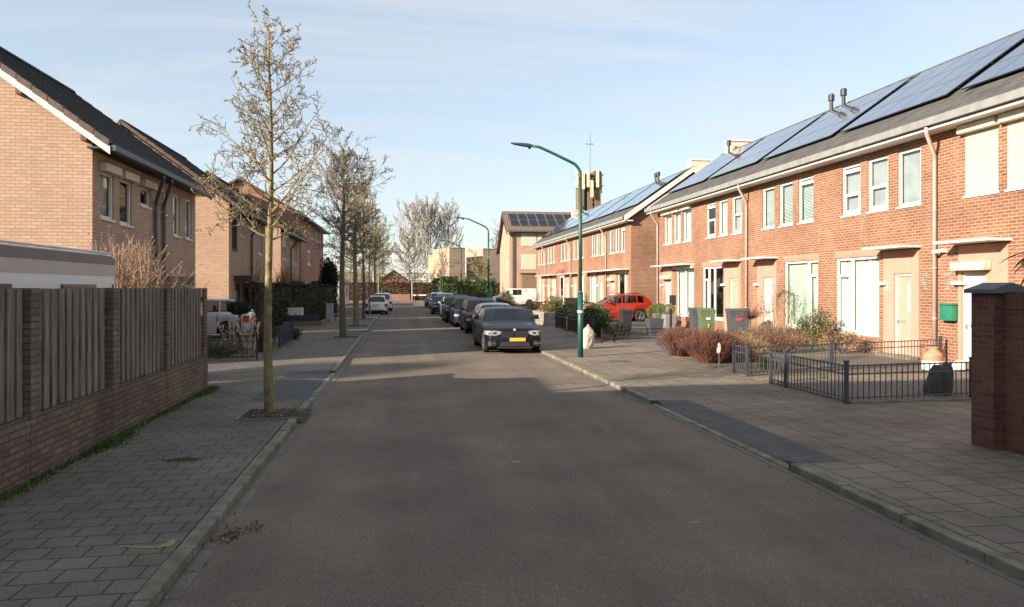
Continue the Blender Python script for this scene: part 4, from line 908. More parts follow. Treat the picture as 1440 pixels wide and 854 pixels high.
# ---------------------------------------------------------------- vehicles
def interp(tab, y):
    if y <= tab[0][0]: return tab[0][1]
    for (a, va), (b, vb) in zip(tab[:-1], tab[1:]):
        if y <= b: 
            t = (y-a)/(b-a) if b > a else 0
            return va+(vb-va)*t
    return tab[-1][1]
def car(name, label, cat, loc, rz, L, W, H, deck, roof, cowl, r0, r1, rb, wheels, wr, pm, sidewin, group=None, front='plain', plate=True, gl='cglass', tail=True, rails=False, nose=.5, rear=.35, tumble=.17):
    # local frame: the nose is at y=0 and the car runs to y=L; deck: [(y,z)] top of bonnet / belt / boot; roof: [(y,z)] cabin outline
    t = thing(name, loc, label, cat, group, rz); hw = W/2; off = Vector((0,-L/2,0))
    def wd(y):
        a = 1
        if y < nose: a = .80+.20*math.sqrt(max(0, 1-(1-y/nose)**2))
        if y > L-rear: a = min(a, .86+.14*math.sqrt(max(0, 1-((y-(L-rear))/rear)**2)))
        return hw*a
    sill = .2
    def bot(y):
        z = sill + .10*max(0, 1-y/.35) + .14*max(0, 1-(L-y)/.35)
        for wy in wheels:
            d_ = abs(y-wy)
            if d_ < wr+.07: z = max(z, wr + math.sqrt(max(0,(wr+.07)**2-d_*d_)) - .0)
        return z
    ys = set([0, .02, .06, .12, .2, .3, L-.2, L-.1, L-.05, L-.02, L] + [cowl, r0, r1, rb]); y = .4
    while y < L-.2: ys.add(round(y,3)); y += .13
    for wy in wheels:
        for k in range(-8, 9): ys.add(round(wy+(wr+.0699)*math.sin(k/8*math.pi/2), 4))
    for a, b in sidewin: ys |= {a, b}
    ys = sorted(q for q in ys if 0 <= q <= L); ys = [q for i, q in enumerate(ys) if i == 0 or q-ys[i-1] > .004 or q in (cowl,r0,r1,rb)]
    def ring(y):
        w_, b_, zt = wd(y), bot(y), interp(deck, y)
        if y < .12: zt -= (1-y/.12)**2*.07
        if y > L-.08: zt -= (1-(L-y)/.08)**2*.05
        b_ = min(b_, zt-.12)
        bulge = 1.0
        return [(w_*.965,b_),(w_*.995,b_+(zt-b_)*.28),(w_*1.0,b_+(zt-b_)*.5),(w_*.985,b_+(zt-b_)*.78),(w_*.955,zt-.045),(w_*.90,zt),(w_*.55,zt+.022),(0,zt+.03)]
    body = MB(); rings = [ring(q) for q in ys]; K = len(rings[0])
    idx = []
    for q, rg in zip(ys, rings):
        row = []
        for s in (1, -1):
            rr = []
            for x, z in rg: body.v.append(tuple(Vector((s*x, q, z))+off)); rr.append(len(body.v)-1)
            row.append(rr)
        idx.append(row)
    for i in range(len(ys)-1):
        ym = (ys[i]+ys[i+1])/2
        for s in (0, 1):
            for k in range(K-1):
                if cowl+.02 < ym < rb-.02 and k >= 5: continue
                a, b = idx[i][s], idx[i+1][s]; body.f.append((a[k],b[k],b[k+1],a[k+1])); body.m.append(0)
    for i in (0, -1):
        a = idx[i]; n0 = len(body.v)
        ringv = [body.v[j] for j in a[0]]+[body.v[j] for j in reversed(a[1][:-1])]
        body.v += ringv; body.f.append(tuple(range(n0, n0+len(ringv)))); body.m.append(0)
    # cabin
    zr_ = max(z for _, z in roof)
    cy_ = [q for q in ys if cowl <= q <= rb]
    ws = MB(); rw = MB(); sw = [MB(), MB()]; 
    def cring(y):
        zt = interp(roof, y); zb = interp(deck, y); wb_ = wd(y)*.90; h_ = max(.001, (zt-zb))/max(.2,(zr_-zb))
        wt_ = wb_-tumble*h_
        def at(f): return (wb_+(wt_-wb_)*f, zb+(zt-zb)*f)
        top = wt_
        return [at(0), at(.07), at(.86), (wt_+.012, zt-.035*h_-.0), (wt_-.05, zt), (wt_*.55, zt+.022*h_), (0, zt+.03*h_)]
    CR = [cring(q) for q in cy_]
    for i in range(len(cy_)-1):
        ym = (cy_[i]+cy_[i+1])/2
        for s in (1, -1):
            for k in range(6):
                A = [tuple(Vector((s*x, yy, z))+off) for (yy, (x, z)) in ((cy_[i],CR[i][k]),(cy_[i+1],CR[i+1][k]),(cy_[i+1],CR[i+1][k+1]),(cy_[i],CR[i][k+1]))]
                tgt = body
                if k >= 4 and ym < r0: tgt = ws
                elif k >= 4 and ym > r1: tgt = rw
                elif k == 1 and any(a <= ym <= b for a, b in sidewin): tgt = sw[0 if s == 1 else 1]
                tgt.quad(*A)
    import bmesh
    o = body.build('body', pm, t, smooth=True, local=True)
    bm = bmesh.new(); bm.from_mesh(o.data); bmesh.ops.remove_doubles(bm, verts=bm.verts, dist=.0008); bmesh.ops.recalc_face_normals(bm, faces=bm.faces)
    for e_ in bm.edges:
        if len(e_.link_faces) == 2 and e_.calc_face_angle(0) > R(40): e_.smooth = False
    bm.to_mesh(o.data); bm.free()
    g = M[gl]
    if ws.v: ws.build('windscreen', g, t, local=True, smooth=True)
    if rw.v: rw.build('rear_window', g, t, local=True)
    for q in sw:
        if q.v: q.build('side_window', M['cglassd'] if gl == 'cglassd' else g, t, local=True)
    # dark underbody and wheel wells
    mb = MB(); mb.box(-hw*.72,hw*.72,.35-L/2,L/2-.35,.17,.62); mb.box(-hw*.93,hw*.93,wheels[0]+wr+.12-L/2,wheels[1]-wr-.12-L/2,.19,.5)
    mb.box(-hw*.8,hw*.8,cowl+.05-L/2,rb-.05-L/2,.5,interp(deck,(cowl+rb)/2)-.12); mb.build('underbody', M['blackpl'], t, local=True)
    mb = MB()
    for sx_ in (-1,1):
        for yy in (cowl+1.15, min(rb-.5, cowl+2.05)):
            zb = interp(deck, yy); x = sx_*hw*.42; yy -= L/2
            mb.box(x-.2,x+.2,yy,yy+.12,zb-.35,zb+.12,top=.02); mb.box(x-.11,x+.11,yy+.02,yy+.1,zb+.14,zb+.30,top=.02)
    mb.build('seats', M['seat'], t, local=True)
    # wheels
    for wy in wheels:
        for s in (1, -1):
            X = s*(hw-.012); cyy = wy-L/2; T = MB(); n = 24
            prof = [(wr*.62,.0),(wr*.70,.012),(wr*.93,.0),(wr,-.03),(wr,-.17),(wr*.92,-.2),(wr*.6,-.2)]
            for rr, dx in prof:
                for k in range(n): a = 2*math.pi*k/n; T.v.append((X+s*dx, cyy+rr*math.cos(a), wr+rr*math.sin(a)))
            for i in range(len(prof)-1):
                for k in range(n): k2=(k+1)%n; T.f.append((i*n+k,i*n+k2,(i+1)*n+k2,(i+1)*n+k)); T.m.append(0)
            wo = T.build('wheel', M['tyre'], t, local=True, smooth=True)
            Rm = MB(); 
            for k in range(5):
                a = 2*math.pi*k/5+.3
                for da in (-.13,.13):
                    c1_, s1_ = math.cos(a+da*.6), math.sin(a+da*.6); c2_, s2_ = math.cos(a+da*1.6), math.sin(a+da*1.6)
                    Rm.tube([(X-s*.03,cyy+c1_*.04,wr+s1_*.04),(X-s*.012,cyy+c2_*wr*.6,wr+s2_*wr*.6)], .017, 4)
            for k in range(n):
                a, b = 2*math.pi*k/n, 2*math.pi*(k+1)/n
                Rm.quad(*[(X-s*.004*q, cyy+rr*math.cos(th_), wr+rr*math.sin(th_)) for rr, th_, q in ((wr*.64,a,1),(wr*.64,b,1),(wr*.56,b,4),(wr*.56,a,4))])
            Rm.mi = 1
            Rm.quad(*[(X-s*.09, cyy+wr*.62*math.cos(2*math.pi*k/n), wr+wr*.62*math.sin(2*math.pi*k/n)) for k in range(n)])
            Rm.build('rim', [M['rim'], M['blackpl']], wo, local=True)
    # mirrors
    for s in (1, -1):
        yy = cowl+.42-L/2; zb = interp(deck, cowl+.4)+.06; mb = MB(); mb.box(s*hw*.90,s*(hw+.04),yy,yy+.05,zb,zb+.03); mb.box(s*(hw+.0),s*(hw+.19),yy-.04,yy+.07,zb-.01,zb+.14,top=.02); mb.build('mirror', pm, t, local=True, bevel=.02)
    # front and rear details follow the plan curve
    def ysurf(x, fr=True):
        x = abs(x)
        if fr:
            u = (x/hw-.80)/.20
            return 0 if u <= 0 else nose*(1-math.sqrt(max(0,1-min(u,.999)**2)))
        u = (x/hw-.86)/.14
        return 0 if u <= 0 else rear*(math.sqrt(max(0,1-0))-math.sqrt(max(0,1-min(u,.999)**2)))
    def patch(name_, m, poly, lift=.012, fr=True, parent=t, sym=False):
        # poly: top edge list & bottom edge list of (x,z) with the same count
        out = []
        for s in ((1,-1) if sym else (1,)):
            mb = MB(); tp, bt = poly
            n_ = 8
            def rs(e): 
                r_ = []
                for i in range(len(e)-1):
                    for k in range(n_): u = k/n_; r_.append((e[i][0]+(e[i+1][0]-e[i][0])*u, e[i][1]+(e[i+1][1]-e[i][1])*u))
                r_.append(e[-1]); return r_
            tp, bt = rs(tp), rs(bt)
            def pos(x, z, l): yy = ysurf(x, fr); return (s*x*(1+.012*(yy>0)*1), (yy-l if fr else L-yy+l)-L/2, z)
            for i in range(len(tp)-1):
                a = [pos(*tp[i],lift),pos(*tp[i+1],lift),pos(*bt[i+1],lift),pos(*bt[i],lift)]; mb.quad(*a)
                b_ = [pos(*tp[i],-.03),pos(*tp[i+1],-.03)]; mb.quad(a[0],a[1],b_[1],b_[0]); c_ = [pos(*bt[i],-.03),pos(*bt[i+1],-.03)]; mb.quad(a[3],a[2],c_[1],c_[0])
            out.append(mb.build(name_, m, parent, local=True))
        return out
    zf = interp(deck, 0)
    if front == 'sedan':
        w_ = hw
        patch('headlight', M['hlamp'], ([(.44,.74),(.66,.775),(w_*.985,.755)],[(.46,.655),(.64,.60),(w_*.985,.63)]), sym=True, lift=.008)
        for o_ in patch('headlight_trim', M['blackpl'], ([(.60,.715),(.70,.715)],[(.60,.65),(.70,.65)]), sym=True, lift=.013): pass
        patch('headlight_trim', M['blackpl'], ([(.78,.705),(.85,.70)],[(.78,.65),(.85,.65)]), sym=True, lift=.013)
        for s in (-1, 1):
            mb = MB(); a, b = sorted((s*.02, s*.43)); 
            mb.prism([(a,.735),(b,.735),(b-.01,.53),((a+b)/2,.50),(a+.01,.53)] if s>0 else [(a,.735),(b,.735),(b-.01,.54),((a+b)/2,.515),(a+.01,.54)], 'y', -L/2-.022, -L/2+.02); g_ = mb.build('grille', M['blackpl'], t, local=True)
            mb = MB(); n_ = 8
            for k in range(n_): x = a+(b-a)*(k+.5)/n_; mb.box(x-.008,x+.008,-L/2-.036,-L/2-.022,.54,.725)
            mb.build('grille_slats', M['darkchrome'], g_, local=True)
        mb = MB(); mb.lathe([(.0,.0),(.042,.0),(.04,.012),(0,.014)],0,0,20)
        mb.v = [(x, -L/2-.012-z+.03, .79+y) for x,y,z in mb.v]; em = mb.build('emblem', M['white'], t, local=True)
        mb = MB(); 
        for q in (0,2): mb.quad(*([(0,-L/2+.003,.79)]+[(.03*math.cos(math.pi/2*(q+k/4)),-L/2+.003,.79+.03*math.sin(math.pi/2*(q+k/4))) for k in range(5)]))
        mb.build('emblem_quarter', M['darkblue'], em, local=True)
        patch('air_intake', M['blackpl'], ([(-.46,.40),(.46,.40)],[(-.52,.25),(.52,.25)]), lift=.012)
        patch('side_intake', M['blackpl'], ([(.62,.44),(.86,.42)],[(.60,.28),(.86,.26)]), sym=True, lift=.010)
        patch('intake_trim', M['chrome'], ([(.63,.36),(.84,.35)],[(.63,.335),(.84,.33)]), sym=True, lift=.018)
        patch('lower_lip', M['darkchrome'], ([(-.58,.235),(0,.215),(.58,.235)],[(-.60,.205),(0,.185),(.60,.205)]), lift=.03)
        if plate: mb = MB(); mb.box(-.17,.35,-L/2-.045,-L/2-.03,.42,.53); mb.build('number_plate', M['plate'], t, local=True)
    elif front:
        lx0, lx1, lz0, lz1 = {'plain':(.44,.97,.60,.74),'tall':(.50,.97,.72,.88),'van':(.56,.96,.78,1.0)}[front]
        patch('headlight', M['hlamp'], ([(lx0*hw,lz1-.02),(lx1*hw,lz1)],[(lx0*hw+.06,lz0+.03),(lx1*hw,lz0)]), sym=True, lift=.008)
        patch('grille', M['blackpl'], ([(-.36,lz1-.05),(.36,lz1-.05)],[(-.32,lz0+.02),(.32,lz0+.02)]))
        patch('air_intake', M['blackpl'], ([(-.6,.42),(.6,.42)],[(-.62,.26),(.62,.26)]))
        if plate: mb = MB(); mb.box(-.26,.26,-L/2-.03,-L/2-.012,.46,.57); mb.build('number_plate', M['plate'], t, local=True)
    if tail:
        zt = interp(deck, L)
        patch('tail_light', M['tlamp'], ([(hw*.72,zt-.10),(hw*.99,zt-.06)],[(hw*.76,zt-.34),(hw*.99,zt-.36)]), sym=True, fr=False, lift=.01)
        if plate: mb = MB(); mb.box(-.26,.26,L/2+.012,L/2+.03,.72,.83); mb.build('number_plate', M['plate'], t, local=True)
        patch('rear_bumper_trim', M['blackpl'], ([(-.6,.38),(.6,.38)],[(-.6,.28),(.6,.28)]), fr=False)
    if rails:
        mb = MB()
        for s in (1,-1): x = s*(hw*.90-tumble-.02); mb.tube([(x,r0+.25-L/2,zr_-.0),(x,r0+.4-L/2,zr_+.06),(x,r1-.3-L/2,zr_+.06),(x,r1-.1-L/2,zr_-.0)], .018, 5)
        mb.build('roof_rails', M['blackpl'], t, local=True)
    return t
M['darkchrome'] = mat('dark_chrome', (.20,.20,.21), .2, metal=.9)
M['darkblue'] = mat('emblem_blue', (.02,.08,.35), .3)
P_ = lambda n, c, m=.3: paint(n, c, m)
pk = dict(
 sedan=dict(L=4.9,H=1.47,deck=[(0,.73),(.15,.80),(.6,.90),(1.5,1.0),(3.9,1.04),(4.3,1.06),(4.9,1.0)],roof=[(1.45,.98),(2.35,1.40),(2.9,1.455),(3.5,1.44),(4.0,1.30),(4.45,1.06)],cowl=1.45,r0=2.4,r1=3.65,rb=4.4,wheels=(.88,3.86),wr=.34,sidewin=[(1.95,2.78),(2.86,3.75)],front='sedan',nose=.75,tumble=.22),
 hatch=dict(L=4.0,H=1.5,deck=[(0,.70),(.2,.84),(.9,.96),(3.2,1.02),(3.9,1.0),(4.0,.96)],roof=[(.95,.96),(1.75,1.40),(2.3,1.48),(3.2,1.45),(3.6,1.36),(3.95,1.0)],cowl=.95,r0=1.8,r1=3.3,rb=3.94,wheels=(.78,3.25),wr=.31,sidewin=[(1.3,2.2),(2.28,3.1)],front='plain',rails=False),
 mpv=dict(L=4.4,H=1.65,deck=[(0,.76),(.2,.88),(.85,1.0),(3.6,1.06),(4.3,1.04),(4.4,1.0)],roof=[(.85,1.0),(1.75,1.52),(2.3,1.63),(3.6,1.6),(4.0,1.5),(4.35,1.04)],cowl=.85,r0=1.8,r1=3.8,rb=4.33,wheels=(.82,3.55),wr=.33,sidewin=[(1.25,2.2),(2.28,3.2),(3.28,3.8)],front='plain'),
 suv=dict(L=4.35,H=1.7,deck=[(0,.82),(.2,.96),(.95,1.06),(3.6,1.12),(4.25,1.1),(4.35,1.04)],roof=[(1.1,1.06),(1.9,1.55),(2.4,1.66),(3.6,1.63),(3.95,1.54),(4.3,1.1)],cowl=1.1,r0=1.95,r1=3.75,rb=4.28,wheels=(.86,3.53),wr=.36,sidewin=[(1.5,2.35),(2.43,3.3),(3.38,3.75)],front='tall',rails=True),
 van=dict(L=5.3,H=1.97,deck=[(0,.86),(.2,1.0),(.75,1.12),(5.2,1.18),(5.3,1.14)],roof=[(.75,1.12),(1.75,1.82),(2.2,1.94),(5.0,1.94),(5.22,1.85),(5.28,1.18)],cowl=.75,r0=1.8,r1=5.05,rb=5.26,wheels=(.95,4.25),wr=.34,sidewin=[(1.15,2.0),(2.35,3.35)],front='van',tumble=.12))
def put(name, label, cat, kind, x, y, rz, W, c, group=None, metal=.3, **k):
    p = dict(pk[kind]); p.update(k); z = k.pop('z', ZR) if 'z' in k else ZR; p.pop('z', None)
    yc = y + p['L']/2 if rz == 0 else y
    return car(name, label, cat, (x, yc, z), rz, W=W, pm=P_(name+'_paint', c, metal), group=group, **p)
RG = 'cars parked nose-on along the right kerb'
put('parked_car','black saloon with twin dark grilles and yellow plate, nearest of the right-hand row','car','sedan',3.64,24.05,0,1.92,(.016,.016,.026),RG,.7,gl='cglassd')
put('parked_car','dark red hatchback hidden behind the black saloon','car','hatch',3.98,29.9,0,1.74,(.30,.02,.03),RG)
put('parked_car','dark blue-grey family car right behind the red hatchback','car','mpv',3.84,34.5,0,1.78,(.015,.022,.035),RG,.5,L=4.4)
put('parked_car','small dark blue hatchback with pale round headlights','car','mpv',3.62,40.0,0,1.70,(.015,.017,.04),RG)
put('parked_car','tall dark grey car with a long pale roof edge','car','suv',3.52,45.3,0,1.84,(.02,.024,.032),RG,.5)
put('parked_car','silver blue hatchback between two dark cars in the row','car','hatch',3.64,52.5,0,1.72,(.38,.46,.55),RG,.6)
put('parked_car','black hatchback with bright fog lamp reflections farther down the row','car','hatch',3.25,59.2,0,1.74,(.012,.012,.016),RG)
put('parked_car','tall grey-blue people carrier behind the far black hatchback','car','mpv',3.85,65.5,0,1.8,(.16,.19,.23),RG,.6,H=1.75)
put('parked_car','pale silver car second from the far end of the row','car','mpv',3.62,74.8,0,1.74,(.42,.46,.50),RG,.6)
put('parked_car','dark car at the far end of the right-hand row','car','hatch',3.38,80.4,0,1.74,(.02,.022,.03),RG)
LG = 'white cars parked at the left kerb'
put('parked_car','white hatchback seen from behind with its red tail lights, at the left kerb','car','hatch',-1.98,61.6,math.pi,1.72,(.66,.66,.64),LG,.1,wr=.31)
put('parked_car','white high-roofed car parked in front of the white hatchback','car','mpv',-1.75,70.5,math.pi,1.78,(.62,.64,.66),LG,.1)
put('parked_car','bright red off-roader on the drive between the two brick terraces','car','suv',13.0,44.6,R(-90)+0,1.82,(.33,.022,.010),None,.15,z=.004)
put('parked_van','white panel van with one dark side window beside the far terrace','van','van',12.6,84.6-.3,R(-90),1.95,(.74,.73,.69),None,.05,z=.004,gl='cglassd',rear=.15) if 0 else None
put('parked_van','white panel van with one dark side window beside the far terrace','van','van',12.5,82.9,R(-90),1.95,(.74,.73,.69),None,.05,z=.004,rear=.15)
put('parked_car','silver white small car with red tail lamp on the driveway between the left houses','car','hatch',-8.3,33.0,R(90)+math.pi+math.pi,1.7,(.60,.63,.68),None,.3,z=.004,wr=.31) if 0 else None
put('parked_car','silver white hatchback with red tail lamp on the driveway between the left houses','car','mpv',-8.42,32.7,R(-90),1.7,(.50,.55,.62),None,.3,z=.004)

# caravan: side profile extruded across its width
t = thing('caravan', (-6.3,11.6,0), 'white caravan with dark and beige upper stripe behind the plank fence', 'caravan')
def prof(y0, y1, z0, z1, r0_, r1_):
    p = [(y0,z0)]; n=6
    for k in range(n+1): a = k/n*math.pi/2; p.append((y0+r0_*(1-math.cos(a))*1.0, z1-r0_+r0_*math.sin(a)))
    for k in range(n+1): a = k/n*math.pi/2; p.append((y1-r1_+r1_*math.sin(a), z1-r1_+r1_*math.cos(a)))
    return p+[(y1,z0)]
cX = -5.2
mb = MB(); mb.prism(prof(8.0,14.62,.55,2.68,.55,.16), 'x', cX-2.2, cX); mb.build('body', M['caravan'], t, bevel=.03)
mb = MB(); mb.prism([(8.85,2.58),(9.3,2.655),(14.42,2.655),(14.56,2.60),(14.585,2.50),(8.5,2.50)], 'x', cX+.002, cX+.008); mb.build('dark_stripe', M['caravand'], t)
mb = MB(); mb.prism([(8.3,2.495),(14.60,2.495),(14.60,2.30),(8.12,2.30)], 'x', cX+.002, cX+.007); mb.build('beige_stripe', M['caravanb'], t)
mb = MB(); mb.tube([(cX+.01,8.05,2.2),(cX+.02,8.2,2.5),(cX+.02,8.55,2.68),(cX+.02,9.2,2.70),(cX+.02,14.4,2.70)], .022, 5); mb.build('awning_rail', M['white'], t)
for y in (9.6,12.4): mb = MB(); mb.box(cX+.002,cX+.03,y,y+1.3,1.45,2.15); mb.build('window', M['pvd'], t, bevel=.02)
for y in (11.3,12.1):
    for X in (cX-.2,cX-2.0): mb = MB(); mb.tube([(X-.1,y,.32),(X+.1,y,.32)], .32, 18); mb.build('wheel', M['tyre'], t)
mb = MB(); mb.box(cX+.002,cX+.03,14.46,14.52,2.05,2.15); mb.build('marker_light', M['tlamp'], t)
mb = MB(); mb.tube([(cX-1.1,8.1,.6),(cX-1.1,6.9,.45)], .05, 6); mb.build('drawbar', M['zinc'], t)
mb = MB(); mb.tube([(cX-.9,10.9,2.68),(cX-.9,10.9,2.86)], .09, 10); mb.build('roof_vent', M['offwhite'], t)
M['twigpink'] = mat('pinkish_twigs', (.40,.27,.20), .85, c2=(.24,.16,.10), scale=6)
# ---------------------------------------------------------------- vegetation
def rdir(r):
    while True:
        v = Vector((r.uniform(-1,1), r.uniform(-1,1), r.uniform(-1,1)))
        if .05 < v.length < 1: return v.normalized()
def leaf(mb, p, s, r, d=None):
    a = rdir(r); b = a.cross(rdir(r)).normalized(); p = Vector(p)
    mb.v += [tuple(p-a*s*.5), tuple(p+b*s*.28), tuple(p+a*s*.5), tuple(p-b*s*.28)]
    n = len(mb.v)-4; mb.f.append((n,n+1,n+2,n+3)); mb.m.append(mb.mi)
def branch(mb, r, p, d, L_, rad, depth, P):
    n = P.get('seg', (6,5,4,3))[depth]; pts = [p.copy()]; rs = [rad]; d = d.normalized(); q = p.copy()
    nodes = []
    for i in range(n):
        d = (d + rdir(r)*P['jit'][depth] + Vector((0,0,P['up'][depth]))).normalized()
        q = q + d*(L_/n); pts.append(q.copy()); rs.append(max(P['rmin'], rad*(1-(i+1)/n*.8))); nodes.append((q.copy(), d.copy(), rs[-1]))
    mb.tube(pts, rs, 5 if depth == 0 else (4 if depth == 1 else 3), cap=False)
    if depth+1 < len(P['n']):
        k = P['n'][depth+1]; k = int(k*(.7+.6*r.random()))
        for j in range(k):
            u = (j+r.random())/k*.92+.08; fi = u*n; i = min(int(fi), n-1); pp = pts[i].lerp(pts[i+1], fi-i)
            dd = (pts[i+1]-pts[i]).normalized(); side = dd.cross(rdir(r)).normalized(); an = R(r.uniform(*P['ang']))
            nd = dd*math.cos(an)+side*math.sin(an)
            branch(mb, r, pp, nd, L_*P['lr'][depth]*(1.15-.6*u)*r.uniform(.6,1.2), max(P['rmin'], rs[i]*.55), depth+1, P)
    elif P.get('bud') is not None:
        for q_, d_, _ in nodes[1:]:
            if r.random() < P['budp']: leaf(P['bud'], q_+rdir(r)*.006, P['buds'], r)
def tree(name, label, x, y, H, h0, cr, rad, seed, nlat=26, barkm='bark', twm='twig', group=None, P=None, lean=0, upr=(35,75), shape=None, ztop=None):
    r = random.Random(seed); t = thing(name, (x,y,0), label, 'tree', group)
    n = 12; pts = []; rs = []; ph = r.uniform(0,6)
    for i in range(n+1):
        u = i/n; z = H*u; pts.append(Vector((x+lean*u+.03*H/7*math.sin(u*7+ph), y+.02*H/7*math.cos(u*6+ph), z))); rs.append(rad*(1-u*.85) if i else rad*1.25)
    pts.insert(1, pts[0].lerp(pts[1], .2)); rs.insert(1, rad*1.0)
    mb = MB(); mb.tube(pts, rs, 10); mb.build('trunk', M[barkm], t, smooth=True)
    c = MB(); bd = MB(); P = dict(P); P['bud'] = bd
    az = r.uniform(0,6)
    for k in range(nlat):
        u = (k+r.random()*.7)/nlat; z = h0+(H*.985-h0)*u; az += 2.4+r.uniform(-.4,.4)
        f = shape(u) if shape else (1-u)**.75
        L_ = cr*f*r.uniform(.75,1.15)+.12
        el = R(r.uniform(*upr))*(1 if u > .15 else .55)
        uu = z/H*n; i = min(int(uu), n-1); o = pts[i+1 if i > 0 else 0].lerp(pts[i+2 if i > 0 else 1], uu-i) if i+2 < len(pts) else pts[-1].copy(); o.z = z
        d = Vector((math.cos(az)*math.cos(el), math.sin(az)*math.cos(el), math.sin(el)))
        branch(c, r, o, d, L_/max(.45, math.cos(el)), max(P['rmin'], rad*(1-z/H*.8)*P.get('lat',.42)), 0, P)
    co_ = c.build('crown', M[twm], t, recalc=False)
    if bd.v: bd.build('buds', M['bud'], co_, recalc=False)
    return t
SG = 'young leafless street trees along the left pavement'
P1 = dict(n=(1,9,6,4), lr=(.44,.42,.42), jit=(.15,.28,.4,.5), up=(.07,.06,.05,.03), ang=(30,85), rmin=.0046, budp=.5, buds=.018, seg=(8,5,4,3), lat=.40)
tree('street_tree','slender leafless tree with knobbly budding twigs, nearest on the left pavement', -2.15,12.72,6.3,2.8,1.5,.082,17, nlat=34, P=P1, group=SG, upr=(8,52), shape=lambda u: max(.22,(1-u)**.7)*(.82+.18*math.sin(u*9)))
P2 = dict(n=(1,9,7,4), lr=(.5,.5,.5), jit=(.14,.22,.3,.4), up=(.05,.06,.07,.06), ang=(25,65), rmin=.008, budp=.3, buds=.035, seg=(7,5,4,3), lat=.42)
tree('street_tree','leafless tree with a dark lower crown, second on the left pavement', -2.43,31.75,7.8,3.9,1.65,.15,11, nlat=28, P=P2, group=SG, upr=(15,66), twm='twig2', barkm='bark2', shape=lambda u: max(.25,(1-u)**.55))
P3 = dict(n=(1,8,7,3), lr=(.5,.5,.5), jit=(.14,.22,.3,.4), up=(.06,.07,.08,.06), ang=(25,65), rmin=.010, budp=.25, buds=.05, seg=(6,4,3,2), lat=.42)
tree('street_tree','leafless tree with a sunlit yellowish trunk, third on the left pavement', -2.46,40.9,7.7,3.3,1.9,.17,21, nlat=28, P=P3, group=SG, upr=(10,60), shape=lambda u: max(.25,(1-u)**.55))
tree('street_tree','thin dark-trunked leafless tree, fourth on the left pavement', -2.49,49.9,8.0,3.6,1.9,.12,31, nlat=26, P=P3, group=SG, upr=(10,60), twm='twig2', barkm='bark2', shape=lambda u: max(.25,(1-u)**.55))
tree('street_tree','small pale-stemmed leafless tree right beside the white hatchback', -2.42,57.6,7.0,3.0,1.6,.08,41, nlat=22, P=dict(P3, n=(1,6,4)), group=SG, upr=(10,60), shape=lambda u: max(.25,(1-u)**.55))
tree('street_tree','leafless tree past the white cars, sixth on the left pavement', -2.5,72,8.6,4,2.3,.12,51, nlat=22, P=dict(P3, n=(1,6,5), rmin=.014), group=SG, upr=(10,60), twm='twig2', barkm='bark2', shape=lambda u: max(.25,(1-u)**.55))
tree('street_tree','farthest leafless tree of the left pavement row', -2.5,84,8.4,3.6,2.3,.12,61, nlat=22, P=dict(P3, n=(1,6,5), rmin=.016), group=SG, upr=(10,60), shape=lambda u: max(.25,(1-u)**.55))
# small ornamental cherry-like shrub behind the planks
# poplars and far trees
PF = dict(n=(1,8,6), lr=(.45,.45,.5), jit=(.08,.16,.25), up=(.10,.12,.12), ang=(15,40), rmin=.045, bud=None, budp=0, buds=0, seg=(7,5,3), lat=.42)
def fartree(label, px, Y, H, cr, seed, nlat=22, m='twighaze', h0=.2, upr=(50,74), P=PF, grp='leafless trees beyond the road end', shape=None):
    zc_t = Y; x = px
    tree('bare_tree', label, x, Y, H, H*h0, cr, H*.014, seed, nlat=nlat, barkm=m, twm=m, group=grp, P=P, upr=upr, shape=shape or (lambda u: (1-u)**.45))
fartree('tall haze-paled leafless poplar, leftmost of the big poplars behind the beige block', 2.8,168,18.5,5.6,71, nlat=26)
fartree('tallest leafless poplar standing above the beige block', 6.6,172,20,5.6,72, nlat=28)
fartree('tall leafless poplar, rightmost of the big poplars above the beige block', 10.4,170,18,5.6,73, nlat=24)
PG = dict(PF, ang=(25,60), rmin=.035, up=(.03,.05,.05))
fartree('brown leafless tree left of the beige block', 1.2,128,10.5,3.6,74, m='twig2', upr=(20,65), P=PG)
fartree('low brownish leafless tree over the brown bungalow roof', -4.5,132,8.5,3.4,75, m='twig', upr=(20,65), P=PG)
fartree('bushy leafless tree over the far left hedge', -8.5,126,8.5,3.4,76, m='twig2', upr=(20,65), P=PG)
fartree('small round-headed leafless tree behind the beige blocks', 24.5,180,15.0,4.2,77, m='twighaze', upr=(10,70), P=PG, h0=.5, nlat=26)
fartree('thin leafless tree against the right-hand beige block', 13.3,124,5.8,2.6,78, m='twig', upr=(20,70), P=PG, h0=.2)
